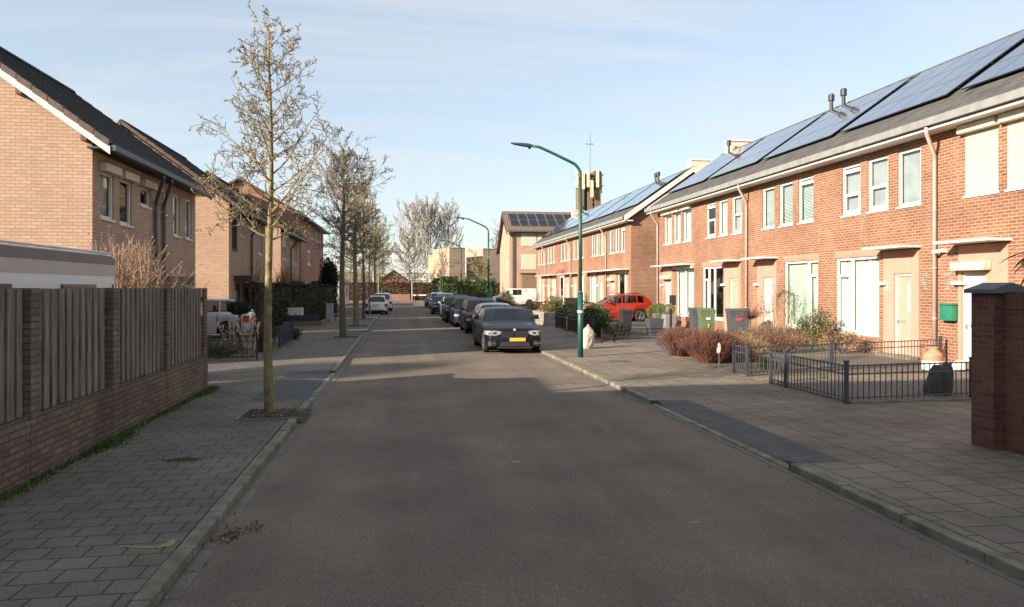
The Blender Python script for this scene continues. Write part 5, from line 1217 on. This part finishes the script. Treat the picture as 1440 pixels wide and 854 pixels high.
# shrubs ------------------------------------------------------------------
def shrub(name, label, x, y, rx, ry, h_, n, ls, m, cat='bush', group=None, seed=1, twm=None, stems=10, z0=0.0, dens=.5, lob=5):
    r = random.Random(seed); t = thing(name, (x,y,0), label, cat, group); mb = MB()
    blobs = [(r.uniform(-.45,.45)*rx, r.uniform(-.45,.45)*ry, r.uniform(.3,.7)*h_, r.uniform(.45,.75)) for _ in range(lob)]
    for i in range(n):
        bxx, byy, bz, br = r.choice(blobs); d = rdir(r)*(r.random()**dens)
        p = (x+bxx+d.x*rx*br, y+byy+d.y*ry*br, z0+max(.02, min(h_*1.04, bz+d.z*h_*.5*br*1.2)))
        leaf(mb, p, ls*r.uniform(.6,1.4), r)
    mb.build('foliage', M[m], t, recalc=False)
    st = MB()
    for i in range(stems):
        a = r.uniform(0,6.28); q = r.uniform(.2,.8)
        st.tube([(x+r.uniform(-.1,.1)*rx,y+r.uniform(-.1,.1)*ry,z0),(x+rx*q*.5*math.cos(a),y+ry*q*.5*math.sin(a),z0+h_*.45),(x+rx*q*.85*math.cos(a),y+ry*q*.85*math.sin(a),z0+h_*.85)],[.02,.014,.006],4,cap=False)
    st.build('stems', M[twm or 'bark2'], t); return t
def twiggy(name, label, x, y, rx, ry, h_, n, m, cat='bush', group=None, seed=1, rad=.006, leaves=None, fan=1.0, forks=3, z0=0):
    r = random.Random(seed); t = thing(name, (x,y,0), label, cat, group); mb = MB(); lf = MB()
    for i in range(n):
        a = r.uniform(0, 6.283); q = math.sqrt(r.random()); bx_, by_ = x+rx*.5*q*math.cos(a), y+ry*.5*q*math.sin(a)
        tx, ty, tz = x+rx*q*math.cos(a)*fan+r.uniform(-.06,.06), y+ry*q*math.sin(a)*fan+r.uniform(-.06,.06), z0+h_*math.sqrt(max(.15, 1-.75*q*q))*r.uniform(.72,1.02)
        mid = Vector(((bx_+tx)/2+r.uniform(-.05,.05),(by_+ty)/2+r.uniform(-.05,.05),tz*.55)); tip = Vector((tx,ty,tz))
        mb.tube([(bx_,by_,z0),mid,tip],[rad*1.6,rad*1.2,rad*.5],3,cap=False)
        for k in range(forks):
            u = r.uniform(.35,.95); p = mid.lerp(tip,u); e = p+(tip-mid).normalized()*h_*r.uniform(.08,.22)+rdir(r)*h_*.12; mb.tube([p,e],[rad*.8,rad*.4],3,cap=False)
            if leaves and r.random() < leaves[2]: leaf(lf, e, leaves[1]*r.uniform(.6,1.3), r)
    mb.build('stems', M[m], t, recalc=False)
    if lf.v: lf.build('foliage', M[leaves[0]], t, recalc=False)
    return t
def hedge(name, label, pts, w_, h_, m, n, ls, group=None, seed=1, z0=0, cat='hedge', rough=.07):
    r = random.Random(seed); t = thing(name, (pts[0][0],pts[0][1],0), label, cat, group); mb = MB(); core = MB()
    segs = list(zip(pts[:-1], pts[1:])); Ls = [math.hypot(b[0]-a[0], b[1]-a[1]) for a, b in segs]
    for (a, b), L_ in zip(segs, Ls):
        ux, uy = (b[0]-a[0])/L_, (b[1]-a[1])/L_; nx, ny = -uy, ux; k = int(n*L_/sum(Ls))
        q = w_/2-.09; core.quad(*[(a[0]+nx*s*q+ux*.05,a[1]+ny*s*q+uy*.05,z) for s,z in ((-1,0),(1,0),(1,h_-.12),(-1,h_-.12))]); 
        core.quad(*[(b[0]+nx*s*q,b[1]+ny*s*q,z) for s,z in ((-1,0),(1,0),(1,h_-.12),(-1,h_-.12))])
        for s in (-1,1): core.quad((a[0]+nx*s*q,a[1]+ny*s*q,0),(b[0]+nx*s*q,b[1]+ny*s*q,0),(b[0]+nx*s*q,b[1]+ny*s*q,h_-.12),(a[0]+nx*s*q,a[1]+ny*s*q,h_-.12))
        core.quad(*[((a if e == 0 else b)[0]+nx*s*q,(a if e == 0 else b)[1]+ny*s*q,h_-.12) for e,s in ((0,-1),(0,1),(1,1),(1,-1))])
        for i in range(k):
            u = r.uniform(-.02,1.02)*L_; bump = rough*(math.sin(u*2.1)+math.sin(u*5.3+1)+r.uniform(-1.2,1.2))
            f = r.random()
            if f < .38: s, z = w_/2*(-1 if r.random()<.5 else 1)+bump*.4, h_*r.random()
            elif f < .62: s, z = w_*r.uniform(-.5,.5), h_+bump*.7
            else: s, z = w_*r.uniform(-.52,.52), h_*r.random(); u = r.choice((-.02,1.02))*L_+r.uniform(-.06,.06) if r.random()<w_/L_ else u
            leaf(mb, (a[0]+ux*u+nx*s, a[1]+uy*u+ny*s, z0+max(.03,z)), ls*r.uniform(.6,1.4), r)
    mb.build('foliage', M[m], t, recalc=False); core.build('inner_growth', M[m], t, recalc=False); return t
twiggy('shrub','pinkish leafless shrub rising behind the plank fence before the house', -6.0,17.6,1.25,1.5,2.95,260,'twigpink',seed=5,rad=.008,leaves=('brownl',.05,.8),forks=9)
shrub('evergreen_bush','green bush hidden low behind the plank fence', -6.2,17.2,.9,.9,2.15,2600,.07,'olive',seed=3)
hedge('hedge','tall dark evergreen hedge across the left front gardens',[(-7.3,38.2),(-6.6,44.5),(-4.8,49.6)],1.0,2.2,'hedged',15000,.11,seed=2)
shrub('conifer','tall near-black conifer at the end of the left houses',-5.5,58.5,.75,1.0,4.4,12000,.15,'conifer',cat='conifer',seed=4,dens=.5,lob=14)
shrub('dark_bush','dark bush between the hedge and the near-black conifer',-4.7,53.6,.7,.9,2.1,2500,.12,'hedged',seed=8)
twiggy('maple_bush','orange-leaved bush in front of the shuttered pale house',-7.0,46.6,1.1,1.1,3.1,70,'twigred',seed=6,rad=.012,leaves=('orange',.09,1.0),forks=8)
twiggy('bare_bush','small leafless bush against the second left house',-7.2,38.0,.8,.8,3.4,40,'twig2',seed=7,rad=.012,forks=6)
# shrub garden near left
def topiary():
    x, y = -5.4, 26.2; t = thing('topiary', (x,y,0), 'dark flat-topped clipped ball on a stem in the left shrub garden', 'topiary'); mb = MB(); r = random.Random(3)
    for i in range(3800):
        d = rdir(r)*(r.random()**.25); leaf(mb, (x+d.x*.40, y+d.y*.42, 1.40+d.z*.24), .05, r)
    mb.build('crown', M['hedged'], t, recalc=False)
    mb = MB(); mb.tube([(x,y,0),(x+.03,y,.7),(x,y,1.3)],[.05,.045,.04],7); mb.build('trunk', M['bark2'], t)
topiary()
def pollard(x, y, seed, lab):
    r = random.Random(seed); t = thing('pruned_shrub', (x,y,0), lab, 'shrub', 'pale hard-pruned shrubs'); mb = MB()
    for k in range(4):
        a = r.uniform(0,6.28); p = Vector((x+.08*math.cos(a),y+.08*math.sin(a),0)); pts=[p]; d = Vector((math.cos(a)*.28,math.sin(a)*.28,1))
        for i in range(5): p = p+d.normalized()*.21+rdir(r)*.035; pts.append(p.copy())
        mb.tube(pts,[.035,.03,.028,.028,.03,.036],6)
        for q in range(9):
            i = r.randint(2,5); s = pts[i]; e = s+rdir(r)*.12+Vector((0,0,.1)); mb.tube([s,e,e+Vector((0,0,.06))+rdir(r)*.03],[.02,.016,.008],4)
    mb.build('stems', M['twigpale'], t, smooth=True)
pollard(-5.25,24.3,4,'pale knobbly hard-pruned shrub, left one in front of the topiary'); pollard(-4.65,24.2,9,'pale knobbly hard-pruned shrub leaning right, beside the black fence')
shrub('low_bush','low dark green plants along the black fence',-6.3,23.8,1.6,.7,.75,2600,.06,'hedgeg',seed=12)
shrub('low_bush','green ground plants at the foot of the pale pruned shrubs',-5.2,23.4,1.3,.6,.45,1800,.06,'olive',seed=13)
twiggy('red_shrub','reddish leafless shrub beside the corner of the black fence',-4.4,25.2,.42,.6,1.1,70,'twigred',seed=14,rad=.006,leaves=('orange',.04,.6),forks=5)
shrub('evergreen_bush','dark low evergreen behind the blue gate panel',-5.2,28.8,.8,1.2,.8,2400,.07,'hedged',seed=15)
shrub('tuft','grassy yellow-green tuft at the end of the blue gate',-4.2,30.9,.3,.35,.45,700,.09,'olive',seed=16,cat='plant')
# verge weeds and grass by the plank fence
def strip():
    r = random.Random(5); mb = MB()
    for i in range(15000):
        y = r.uniform(1.5,16.4); dn = .5+.5*math.sin(y*1.9)*math.sin(y*.63+1)
        if r.random() > .25+.75*dn: continue
        w_ = .05+.16*dn; x = -3.955+abs(r.gauss(0, w_*.6)); h_ = r.uniform(.015,.05)*(1.3 if dn > .6 else .8); a = r.uniform(0,6.28)
        mb.v += [(x-.006*math.cos(a),y-.006*math.sin(a),0),(x+.006*math.cos(a),y+.006*math.sin(a),0),(x+r.uniform(-.03,.03),y+r.uniform(-.03,.03),h_)]
        n = len(mb.v)-3; mb.f.append((n,n+1,n+2)); mb.m.append(0)
        if r.random() < .35: leaf(mb, (x+r.uniform(-.03,.03),y,r.uniform(.008,.05)), .03, r)
    o = mb.build('grass_weeds', M['grass'], None, recalc=False); tag(o, 'strip of grass and weeds growing along the foot of the plank fence', 'grass', kind='stuff')
    mb = MB()
    for i in range(2600):
        y = r.uniform(-2,60); x = 4.555 if r.random()<.6 else 4.70; x += r.gauss(0,.012)
        if y < 8 and r.random() < .3: continue
        leaf(mb, (x,y,(ZR+.01) if x < 4.6 else .004), .018, r)
    o = mb.build('kerb_moss', M['grass'], None, recalc=False); tag(o, 'moss and tiny weeds along the right kerb joint', 'moss', kind='stuff')
    mb = MB()
    for i in range(70): a = r.gauss(0,.12); leaf(mb, (-1.47+r.gauss(0,.06)+a*.6, 6.85+a+r.gauss(0,.07), ZR+.012+r.random()*.012), .06, r)
    for i in range(40): leaf(mb, (-1.55+r.gauss(0,.05), r.uniform(4,14), ZR+.012), .035, r)
    for i in range(90): leaf(mb, (4.42+r.gauss(0,.06), r.uniform(5,22), ZR+.012), .035, r)
    o = mb.build('fallen_leaves', M['brownl'], None, recalc=False); tag(o, 'dry brown leaves lying in the gutter by the left kerb', 'leaves', kind='stuff')
    mb = MB()
    for (x,y) in pits[:5]:
        for i in range(160): leaf(mb, (x+.08+r.uniform(-.45,.5), y+r.uniform(-.42,.42), .045), .05, r)
    o = mb.build('pit_litter', M['brownl'], None, recalc=False); tag(o, 'dead leaves lying in the tree pits', 'leaves', kind='stuff')
    mb = MB()
    for i in range(500): leaf(mb, (-2.62+r.gauss(0,.12), 9.55+r.gauss(0,.06), .006), .022, r)
    o = mb.build('moss_patch', M['grass'], None, recalc=False); tag(o, 'small mossy patch between the left pavement tiles', 'moss', kind='stuff')
    mb = MB()
    for i in range(5200):
        x, y = r.uniform(8.2,14.2), r.uniform(12.6,15.2); mb_s = r.uniform(.012,.035); leaf(mb, (x,y,.008+r.random()*.006), mb_s*1.1, r)
    o = mb.build('loose_gravel', M['stone'], None, recalc=False); tag(o, 'loose grey stones covering the fenced front garden', 'gravel', kind='stuff')
strip()
# right front gardens
RH = 'red-twigged round bushes at the garden edge'
twiggy('red_twig_bush','round red-twigged bush by the little white garden marker',8.6,19.9,.78,.95,.95,420,'twigred',seed=21,rad=.0055,leaves=('redl',.03,.6),forks=5,group=RH)
twiggy('red_twig_bush','dull reddish bush farthest left at the garden edge',8.5,21.9,.75,.95,.88,330,'twigred',seed=22,rad=.0055,leaves=('brownl',.035,.9),forks=5,group=RH)
twiggy('dry_grass_bush','straw-brown dry bush right of the red-twigged bush',9.6,20.0,.75,.7,.72,260,'twig',seed=23,rad=.005,leaves=('brownl',.04,.9),forks=5)
twiggy('dry_shrub','low dry brown shrubs under the window with the green blind',12.9,24.9,1.5,1.1,.75,420,'twig2',seed=24,rad=.006,leaves=('brownl',.05,.9),forks=5)
twiggy('dry_shrub','reddish brown dry shrub in front of the farther grey-blue fence',11.6,22.6,1.4,1.0,.65,300,'twigred',seed=29,rad=.006,leaves=('brownl',.05,.9),forks=5)
twiggy('sparse_shrub','tall sparse leafless shrub before the window with the green blind',13.2,24.5,.85,.95,2.3,46,'twig2',seed=25,rad=.006,leaves=('hedged',.06,.5),forks=6,fan=1.1)
shrub('olive_bush','olive green bush between the two big ground-floor windows',13.6,23.3,.62,.55,1.35,2000,.07,'olive',seed=26,dens=.6)
shrub('brown_bush','brown dried bush under the curtained window of number 25',13.6,21.6,.8,.55,.75,1600,.06,'brownl',seed=27)
shrub('dark_bush','dark low evergreen just behind the farther grey-blue fence',9.4,17.9,.45,.4,.4,900,.05,'hedgeg',seed=28)
def sapling():
    r = random.Random(8); x, y = 12.6, 25.7; t = thing('sapling', (x,y,0), 'red-stemmed standard sapling with a small round leafless head before the black bin', 'tree'); mb = MB(); mb.tube([(x,y,0),(x,y,.95)],[.025,.02],6); mb.build('trunk', M['twigred'], t); c = MB()
    for i in range(60):
        d = rdir(r); d.z = abs(d.z)*.8+.1; branch(c, r, Vector((x,y,.95)), d, .55*r.uniform(.6,1.1), .008, 0, dict(n=(1,4),lr=(.4,),jit=(.2,.3),up=(.03,.05),ang=(20,50),rmin=.004,bud=None,budp=0,buds=0,seg=(4,2)))
    c.build('crown', M['twigred'], t, recalc=False)
sapling()
def pinwheel():
    x, y = 8.15, 18.4; t = thing('garden_marker', (x,y,0), 'small white ornament on a thin stick beside the red-twigged bush', 'garden ornament'); mb = MB(); mb.tube([(x,y,0),(x,y,.42)], .009, 5); mb.build('stick', M['zinc'], t)
    mb = MB(); mb.prism([(-.045,.38),(-.06,.50),(-.02,.55),(-.03,.62),(.0,.66),(.045,.60),(.05,.48),(.02,.40)], 'y', -.012, .012); mb.v = [(x+a,y+b,c) for a,b,c in mb.v]; mb.build('figure', M['white'], t, bevel=.006)
pinwheel()
# bins ------------------------------------------------------------------
def bin_(label, x, y, rz, m, h_=1.08, w_=.56, d_=.66, txt=None, group='wheelie bins', red=False):
    t = thing('wheelie_bin', (x,y,0), label, 'wheelie bin', group, rz); hw, hd = w_/2, d_/2
    mb = MB(); n=len(mb.v); b=.82
    mb.v += [(-hw*b,-hd*b,.08),(hw*b,-hd*b,.08),(hw*b,hd*b,.02),(-hw*b,hd*b,.02),(-hw,-hd,h_-.06),(hw,-hd,h_-.06),(hw,hd,h_-.06),(-hw,hd,h_-.06)]
    for f in ((0,3,2,1),(4,5,6,7),(0,1,5,4),(1,2,6,5),(2,3,7,6),(3,0,4,7)): mb.f.append(tuple(n+i for i in f)); mb.m.append(0)
    mb.box(-hw-.015,hw+.015,-hd-.015,hd+.015,h_-.12,h_-.05); mb.build('body', m, t, local=True, bevel=.015)
    mb = MB(); mb.prism([(-hd-.03,h_-.045),(-hd-.03,h_-.02),(-hd*.4,h_+.05),(hd,h_+.06),(hd+.08,h_),(hd,h_-.045)], 'x', -hw-.02, hw+.02); mb.build('lid', m, t, local=True, bevel=.015)
    mb = MB(); mb.tube([(-hw*.7,hd+.1,h_-.04),(hw*.7,hd+.1,h_-.04)], .02, 6); mb.build('handle', m, t, local=True)
    for s in (-1,1): mb = MB(); mb.tube([(s*hw*.85-.025,hd*.85,.1),(s*hw*.85+.025,hd*.85,.1)], .1, 12); mb.build('wheel', M['tyre'], t, local=True)
    if txt: text_mesh(t, txt, 'bin_number', M['white'], .22, Matrix.Translation((0.02,-hd*.93-.012,.5)) @ Matrix.Rotation(R(84),4,'X')); mb = MB(); mb.box(-.06,.1,-hd-.006,-hd+.02,.82,.90); mb.build('label_sticker', M['white'], t, local=True)
    if red: mb = MB(); mb.box(-.14,.12,-hd-.01,-hd+.02,.80,.88); mb.build('label_sticker', M['red'], t, local=True)
    return t
bin_('green wheelie bin with white marks, in front of a grey one',12.0,28.3,R(-12),M['greenbin'],h_=1.2,w_=.58,txt='2')
bin_('dark grey wheelie bin half hidden behind the green one',11.95,29.1,R(-12),M['greybin'],h_=1.2)
bin_('big black wheelie bin with a red sticker beside the door',13.1,27.8,R(-14),M['greybin'],h_=1.2,w_=.82,red=True)
bin_('small black bin left of the round potted shrub beside the drive',10.5,34.2,R(0),M['blackpl'],h_=1.0,w_=.5,d_=.5)
bin_('black bin nearer the red off-roader front wheel',9.5,35.2,R(0),M['blackpl'],h_=1.0,w_=.72)
bin_('large black container before the far terrace doors',12.9,55.5,R(0),M['blackpl'],h_=1.25,w_=1.25,d_=.8)
bin_('grey bin beside the white van nose',8.6,66,R(0),M['greybin'],h_=1.2,w_=.6)
# pots and box balls
def ballpot(label, x, y, r_, ph, m, pw, group='round clipped box balls in pots'):
    r = random.Random(int(x*10)); t = thing('potted_box_ball', (x,y,0), label, 'potted plant', group); mb = MB(); n=len(mb.v); b=pw*.36; q=pw*.5
    mb.v += [(x-b,y-b,0),(x+b,y-b,0),(x+b,y+b,0),(x-b,y+b,0),(x-q,y-q,ph),(x+q,y-q,ph),(x+q,y+q,ph),(x-q,y+q,ph)]
    for f in ((0,3,2,1),(4,5,6,7),(0,1,5,4),(1,2,6,5),(2,3,7,6),(3,0,4,7)): mb.f.append(tuple(n+i for i in f)); mb.m.append(0)
    mb.build('pot', m, t, bevel=.01)
    mb = MB()
    for i in range(2600): d = rdir(r)*(r.random()**.12)*r.uniform(.92,1.04); leaf(mb, (x+d.x*r_,y+d.y*r_,ph+r_*.75+d.z*r_*.9), .035, r)
    mb.build('foliage', M['box'], t, recalc=False)
ballpot('large box ball in a tall grey square pot beside the wire fence',10.75,30.9,.37,.75,M['greybin'],.66)
ballpot('left box ball in a pale pot by the last door of the near terrace',13.4,37.7,.33,.72,M['zinc'],.6)
ballpot('right box ball in a pale pot under the last window of the near terrace',13.4,36.3,.33,.72,M['zinc'],.6)
mb = MB(); 
for i,(x,y) in enumerate(((13.1,35.2),(13.4,33.4))):
    t = thing('gate_post', (x,y,0), ['black gate post right of the two potted box balls','black gate post before the dark uncurtained window'][i], 'post', 'short black gate posts'); mb = MB(); mb.box(x-.045,x+.045,y-.045,y+.045,0,1.0); mb.box(x-.055,x+.055,y-.055,y+.055,1.0,1.03); mb.build('shaft', M['black'], t)
# jar, white stone, rock
t = thing('terracotta_jar', (13.35,17.2,0), 'round terracotta jar with pale rim behind the fence of number 25', 'jar'); mb = MB(); mb.lathe([(.0,.0),(.12,.0),(.2,.12),(.25,.28),(.22,.42),(.13,.50),(.12,.55),(.15,.58),(.13,.58),(.1,.52)],13.35,17.2,20); mb.build('body', M['terra'], t, smooth=True); mb = MB(); mb.lathe([(.252,.0),(.262,.03),(.262,.2),(.252,.24)],13.35,17.2,20); mb.build('pale_band', M['white'], t, smooth=True)
for s in (-1,1): mb = MB(); mb.tube([(13.35+s*.12,17.2,.53),(13.35+s*.24,17.2,.52),(13.35+s*.22,17.2,.38)], .02, 6); mb.build('handle', M['terra'], t)
def boulder(label, x, y, s, m, cat, seed, hgt, lean=0):
    r = random.Random(seed); import bmesh; bm = bmesh.new(); bmesh.ops.create_icosphere(bm, subdivisions=3, radius=1)
    from mathutils import noise
    for v in bm.verts: k = 1+.35*noise.noise(v.co*1.4+Vector((seed,0,0))); v.co = Vector((v.co.x*s*k+lean*v.co.z*s, v.co.y*s*.8*k, max(-.3,v.co.z)*hgt*k*.6+hgt*.25))
    me = bpy.data.meshes.new('boulder'); bm.to_mesh(me); bm.free(); me.materials.append(m); o = bpy.data.objects.new('boulder', me); o.location = (x,y,0); col.objects.link(o); tag(o, label, cat)
boulder('small white stone next to the terracotta jar',13.75,16.8,.17,M['white'],'stone',2,.35)
boulder('dark leaning rock inside the near grey-blue fence by the wall',10.35,13.2,.28,M['rock'],'rock',5,.72,lean=.35)
# bush behind lamp, planting on the low stone wall
shrub('evergreen_bush','dark green bush right behind the street lamp and black fence',8.3,30.9,.95,1.3,1.45,6000,.09,'hedgeg',seed=31)
shrub('evergreen_bush','low green bush behind the pale bag',8.6,29.0,.6,.6,.7,1800,.07,'hedged',seed=36)
def lowwall():
    r = random.Random(4); t = thing('stone_wall', (7.8,44,0), 'low rough stone wall with dry plants along the far right gardens', 'wall'); mb = MB()
    y = 39
    while y < 62:
        z = 0
        while z < .72: L_ = r.uniform(.25,.5); mb.box(7.72+r.uniform(-.02,.02),8.05,y,y+L_-.015,z,z+.17); z += .18; 
        y += .38
    mb.build('wall', M['stone'], t)
lowwall()
shrub('planting','brown and green plants on top of the low stone wall',8.3,45,.45,5,1.25,3600,.09,'brownl',cat='plants',seed=33,lob=14)
shrub('evergreen_bush','green bush rising from the low stone wall nearer end',8.7,42.5,.6,1.1,1.6,2200,.1,'olive',seed=34)
shrub('evergreen_bush','round olive bush in front of the white van',8.6,62,.8,1.3,1.75,2600,.12,'olive',seed=35)
hedge('garden_hedge','low dark hedge in the far terrace gardens',[(9,52),(13.5,52.2)],.7,1.0,'hedged',3200,.09,seed=36)
hedge('laurel_hedge','glossy green laurel bushes past the row of parked cars',[(5.6,88),(5.7,97),(12,98)],1.8,3.0,'hedgeg',9000,.24,seed=37,rough=.22)
hedge('laurel_hedge','dark rounded evergreen left of the glossy laurel',[(4.4+.8,104),(5.4,108)],1.8,3.0,'hedged',3000,.24,seed=38,rough=.2)
hedge('beech_hedge','long tall brown-red beech hedge across the end of the road',[(-26,119.6),(26,119.9)],.9,2.75,'beech',30000,.22,seed=39)
# wire and post trellis above the hedge
t = thing('trellis_fence', (0,121,0), 'thin post and wire trellis standing above the far hedge', 'fence'); mb = MB()
x = -12
while x < 16: mb.tube([(x,120.9,0),(x,120.9,4.3)], .07, 5); x += 2.8
mb.build('posts', M['bark2'], t); mb = MB()
for z in (3.2,3.8,4.25): mb.tube([(-12,120.9,z),(15.8,120.9,z)], .035, 4)
mb.build('wires', M['bark2'], t)
t = thing('brick_planter', (-1,118.9,0), 'low orange-red brick strip at the foot of the far hedge', 'low wall'); mb = MB(); mb.box(-3.2,1.3,118.6,119.1,0,1.0); mb.build('wall', M['orangeb'] if 0 else M['brickA'], t)
t = thing('sign_post', (1.6,117.9,0), 'plain grey post standing before the far hedge', 'post'); mb = MB(); mb.tube([(1.6,117.9,0),(1.6,117.9,3.0)], .09, 8); mb.build('shaft', M['postgrey'], t)
t = thing('barrier', (3.2,118.3,0), 'low red and white rail right of the grey post at the road end', 'barrier'); mb = MB(); mb.box(1.7,4.6,118.3,118.36,.75,.95); mb.build('rail', M['white'], t); mb = MB(); mb.box(1.9,1.98,118.32,118.4,0,.9); mb.box(4.4,4.48,118.32,118.4,0,.9); mb.build('legs', M['red'], t)
tp = tree('slim_conifer_sapling','small dark-leaved tree against the left beige block',6.2,121.5,6.2,1.2,.8,.05,81,nlat=14,barkm='bark2',twm='bark2',P=dict(PG,rmin=.03),upr=(-10,30))
# far wood so that the horizon is closed
def wood():
    r = random.Random(6); mb = MB()
    for i in range(9000):
        x = r.uniform(-260,330); hh = 5.5+1.8*math.sin(x*.07)+1.2*math.sin(x*.23+1); leaf(mb, (x, 260+r.uniform(-14,14), hh*r.random()**.6), 1.5, r)
    o = mb.build('far_wood', M['twighaze'], None, recalc=False); tag(o, 'distant haze-paled brown band of leafless trees on the horizon', 'trees', kind='stuff')
wood()
# left garden edging and planter
t = thing('low_brick_edging', (-5.2,44,0), 'low brick edging of the raised bed before the dark hedge', 'edging'); mb = MB()
mb.box(-6.4,-4.35,41.9,42.1,0,.22); mb.box(-4.5,-4.35,42.1,47.0,0,.22); mb.build('wall', M['brickG'], t, bevel=.01)
t = thing('dark_blue_board', (-6,44,0), 'low dark blue board behind the brick edging on the left', 'board'); mb = MB(); mb.box(-7.0,-4.55,42.5,42.56,.1,.55); mb.build('panel', M['fenceblue'], t); mb = MB()
for x in (-6.9,-5.8,-4.7): mb.box(x-.04,x+.04,42.56,42.64,0,.6)
mb.build('posts', M['fenceblue'], t)
t = thing('planter_box', (-6.1,43.3,0), 'white rectangular planter box before the dark hedge', 'planter'); mb = MB(); mb.box(-6.75,-5.5,43.0,43.5,.35,.95); mb.build('box', M['white'], t, bevel=.01); mb = MB(); mb.box(-6.7,-5.55,43.1,43.4,0,.35); mb.build('base', M['blackpl'], t)
shrub('planter_plant','brownish plant in the white planter box',-6.1,43.25,.5,.2,.5,500,.07,'brownl',seed=44,z0=.85,cat='plant')
t = thing('grey_pillar', (-4.3,46.6,0), 'square blue-grey pillar at the end of the raised bed', 'pillar'); mb = MB(); mb.box(-4.55,-4.15,46.5,46.85,0,1.05); mb.box(-4.58,-4.12,46.47,46.88,1.05,1.1); mb.build('shaft', M['postgrey'], t, bevel=.01)
shrub('yellow_flowers','small pale yellow plant near the blue-grey pillar',-4.4,50.5,.35,.3,1.5,300,.12,'olive',seed=45,cat='plant')
# pale bag
def bag():
    import bmesh
    from mathutils import noise
    bm = bmesh.new(); bmesh.ops.create_icosphere(bm, subdivisions=5, radius=1)
    for v in bm.verts:
        z = v.co.z; w_ = .245*(1.0-.5*max(0,z)**4)/max(.45,math.sqrt(max(.01,1-min(.97,z*z*.55)))); k = 1+.10*noise.noise(v.co*2.3)+.07*noise.noise(v.co*6)
        v.co = Vector((v.co.x*w_*k+.05*(z*.5), v.co.y*w_*.9*k, (z if z>-.75 else -.75)*.44*(1+.05*noise.noise(v.co*4))+.33))
    me = bpy.data.meshes.new('plastic_bag'); bm.to_mesh(me); bm.free(); me.polygons.foreach_set('use_smooth',[True]*len(me.polygons)); me.materials.append(M['bagw'])
    t = thing('plastic_bag', (6.28,24.9,0), 'pale full plastic bag leaning behind the street lamp pole', 'bag'); o = bpy.data.objects.new('sack', me); col.objects.link(o); o.parent = t
    mb = MB(); mb.tube([(0.04,0,.70),(0.04,0,.77),(.02,.0,.82)],[.07,.035,.05],6); mb.build('tied_neck', M['bagw'], t, local=True, smooth=True)
bag()
# street lamps ------------------------------------------------------------
def lamp(label, x, y, s, H=6.5):
    t = thing('street_lamp', (x,y,0), label, 'street lamp', 'green curved street lamps')
    mb = MB(); mb.tube([(x,y,0),(x,y,1.9)],[.085,.085],12); mb.tube([(x,y,1.9),(x,y,2.0)],[.085,.055],12); mb.tube([(x,y,2.0),(x,y,5.3)],[.055,.05],10)
    pts = [(x,y,5.3)]
    for k in range(7): a = k/6*R(66); pts.append((x+s*(.42*(1-math.cos(a))), y, 5.45+.42*math.sin(a)))
    e = pts[-1]; pts += [(e[0]+s*.55,y,e[2]+.25),(e[0]+s*1.0,y,e[2]+.44),(e[0]+s*1.2,y,e[2]+.47)]
    mb.tube(pts,[.05]+[.045]*7+[.042,.04,.04],8,cap=True); mb.build('pole', M['greenpole'], t, smooth=True)
    mb = MB(); mb.tube([(x,y,1.33),(x,y,1.40)],.092,12); mb.build('white_band', M['white'], t)
    e = pts[-1]; mb = MB()
    P0 = [(0,.05,.05),(.14,.10,.08),(.3,.12,.07),(.5,.11,.045),(.66,.05,.02)]
    n0 = None
    for q,w_,h_ in P0:
        b = len(mb.v); X = e[0]+s*q; Z = e[2]+q*.10; mb.v += [(X,y-w_,Z-h_*.5),(X,y+w_,Z-h_*.5),(X,y+w_*.6,Z+h_*.6),(X,y-w_*.6,Z+h_*.6)]
        if n0 is not None:
            for k in range(4): k2=(k+1)%4; mb.f.append((n0+k,n0+k2,b+k2,b+k)); mb.m.append(0)
        n0 = b
    mb.f.append((0,1,2,3)); mb.m.append(0); mb.f.append((n0,n0+1,n0+2,n0+3)); mb.m.append(0)
    mb.tube([(e[0]+s*.1,y,e[2]-.02),(e[0]+s*.1,y,e[2]-.09)], .045, 8)
    mb.build('lamp_head', M['lampgrey'], t)
    mb = MB(); mb.quad((e[0]+s*.2,y-.08,e[2]-.018),(e[0]+s*.5,y-.07,e[2]+.02),(e[0]+s*.5,y+.07,e[2]+.02),(e[0]+s*.2,y+.08,e[2]-.018)); mb.build('lens', M['blindg'], t)
lamp('tall green curved street lamp standing nearest, beside the pale bag',5.31,21.9,-1)
lamp('green curved street lamp in the middle distance by the laurels',5.27,45.6,-1)
lamp('green curved street lamp farther down the right side, third of the row',5.33,67.6,-1)
lamp('distant curved street lamp on the left side with its arm to the right',-2.3,90,1)
# overhanging leaves behind the dark wall
def overhang():
    r = random.Random(2); x, y = 8.9, 8.95; t = thing('palm_plant', (x,y,0), 'dark pointed leaves hanging over the end of the dark brick wall', 'plant'); mb = MB(); mb.tube([(x,y,0),(x,y,2.5)],[.08,.06],7); mb.build('trunk', M['bark2'], t)
    mb = MB()
    for i in range(34):
        a = r.uniform(0,6.28); L_ = r.uniform(.55,.95); el = r.uniform(-.2,1.0); pr = None; p = Vector((x,y,2.5)); side = Vector((-math.sin(a),math.cos(a),0))
        for k in range(7):
            u = k/6; w_ = .055*math.sin(math.pi*min(1,.15+u*.85)); d = Vector((math.cos(a)*math.cos(el-u*1.3),math.sin(a)*math.cos(el-u*1.3),math.sin(el-u*1.3)))
            if k: p = p+d*L_/6
            c = (p-side*w_, p+side*w_)
            if pr: mb.quad(pr[0],pr[1],c[1],c[0])
            pr = c
    mb.build('foliage', M['hedged'], t, recalc=False)
overhang()
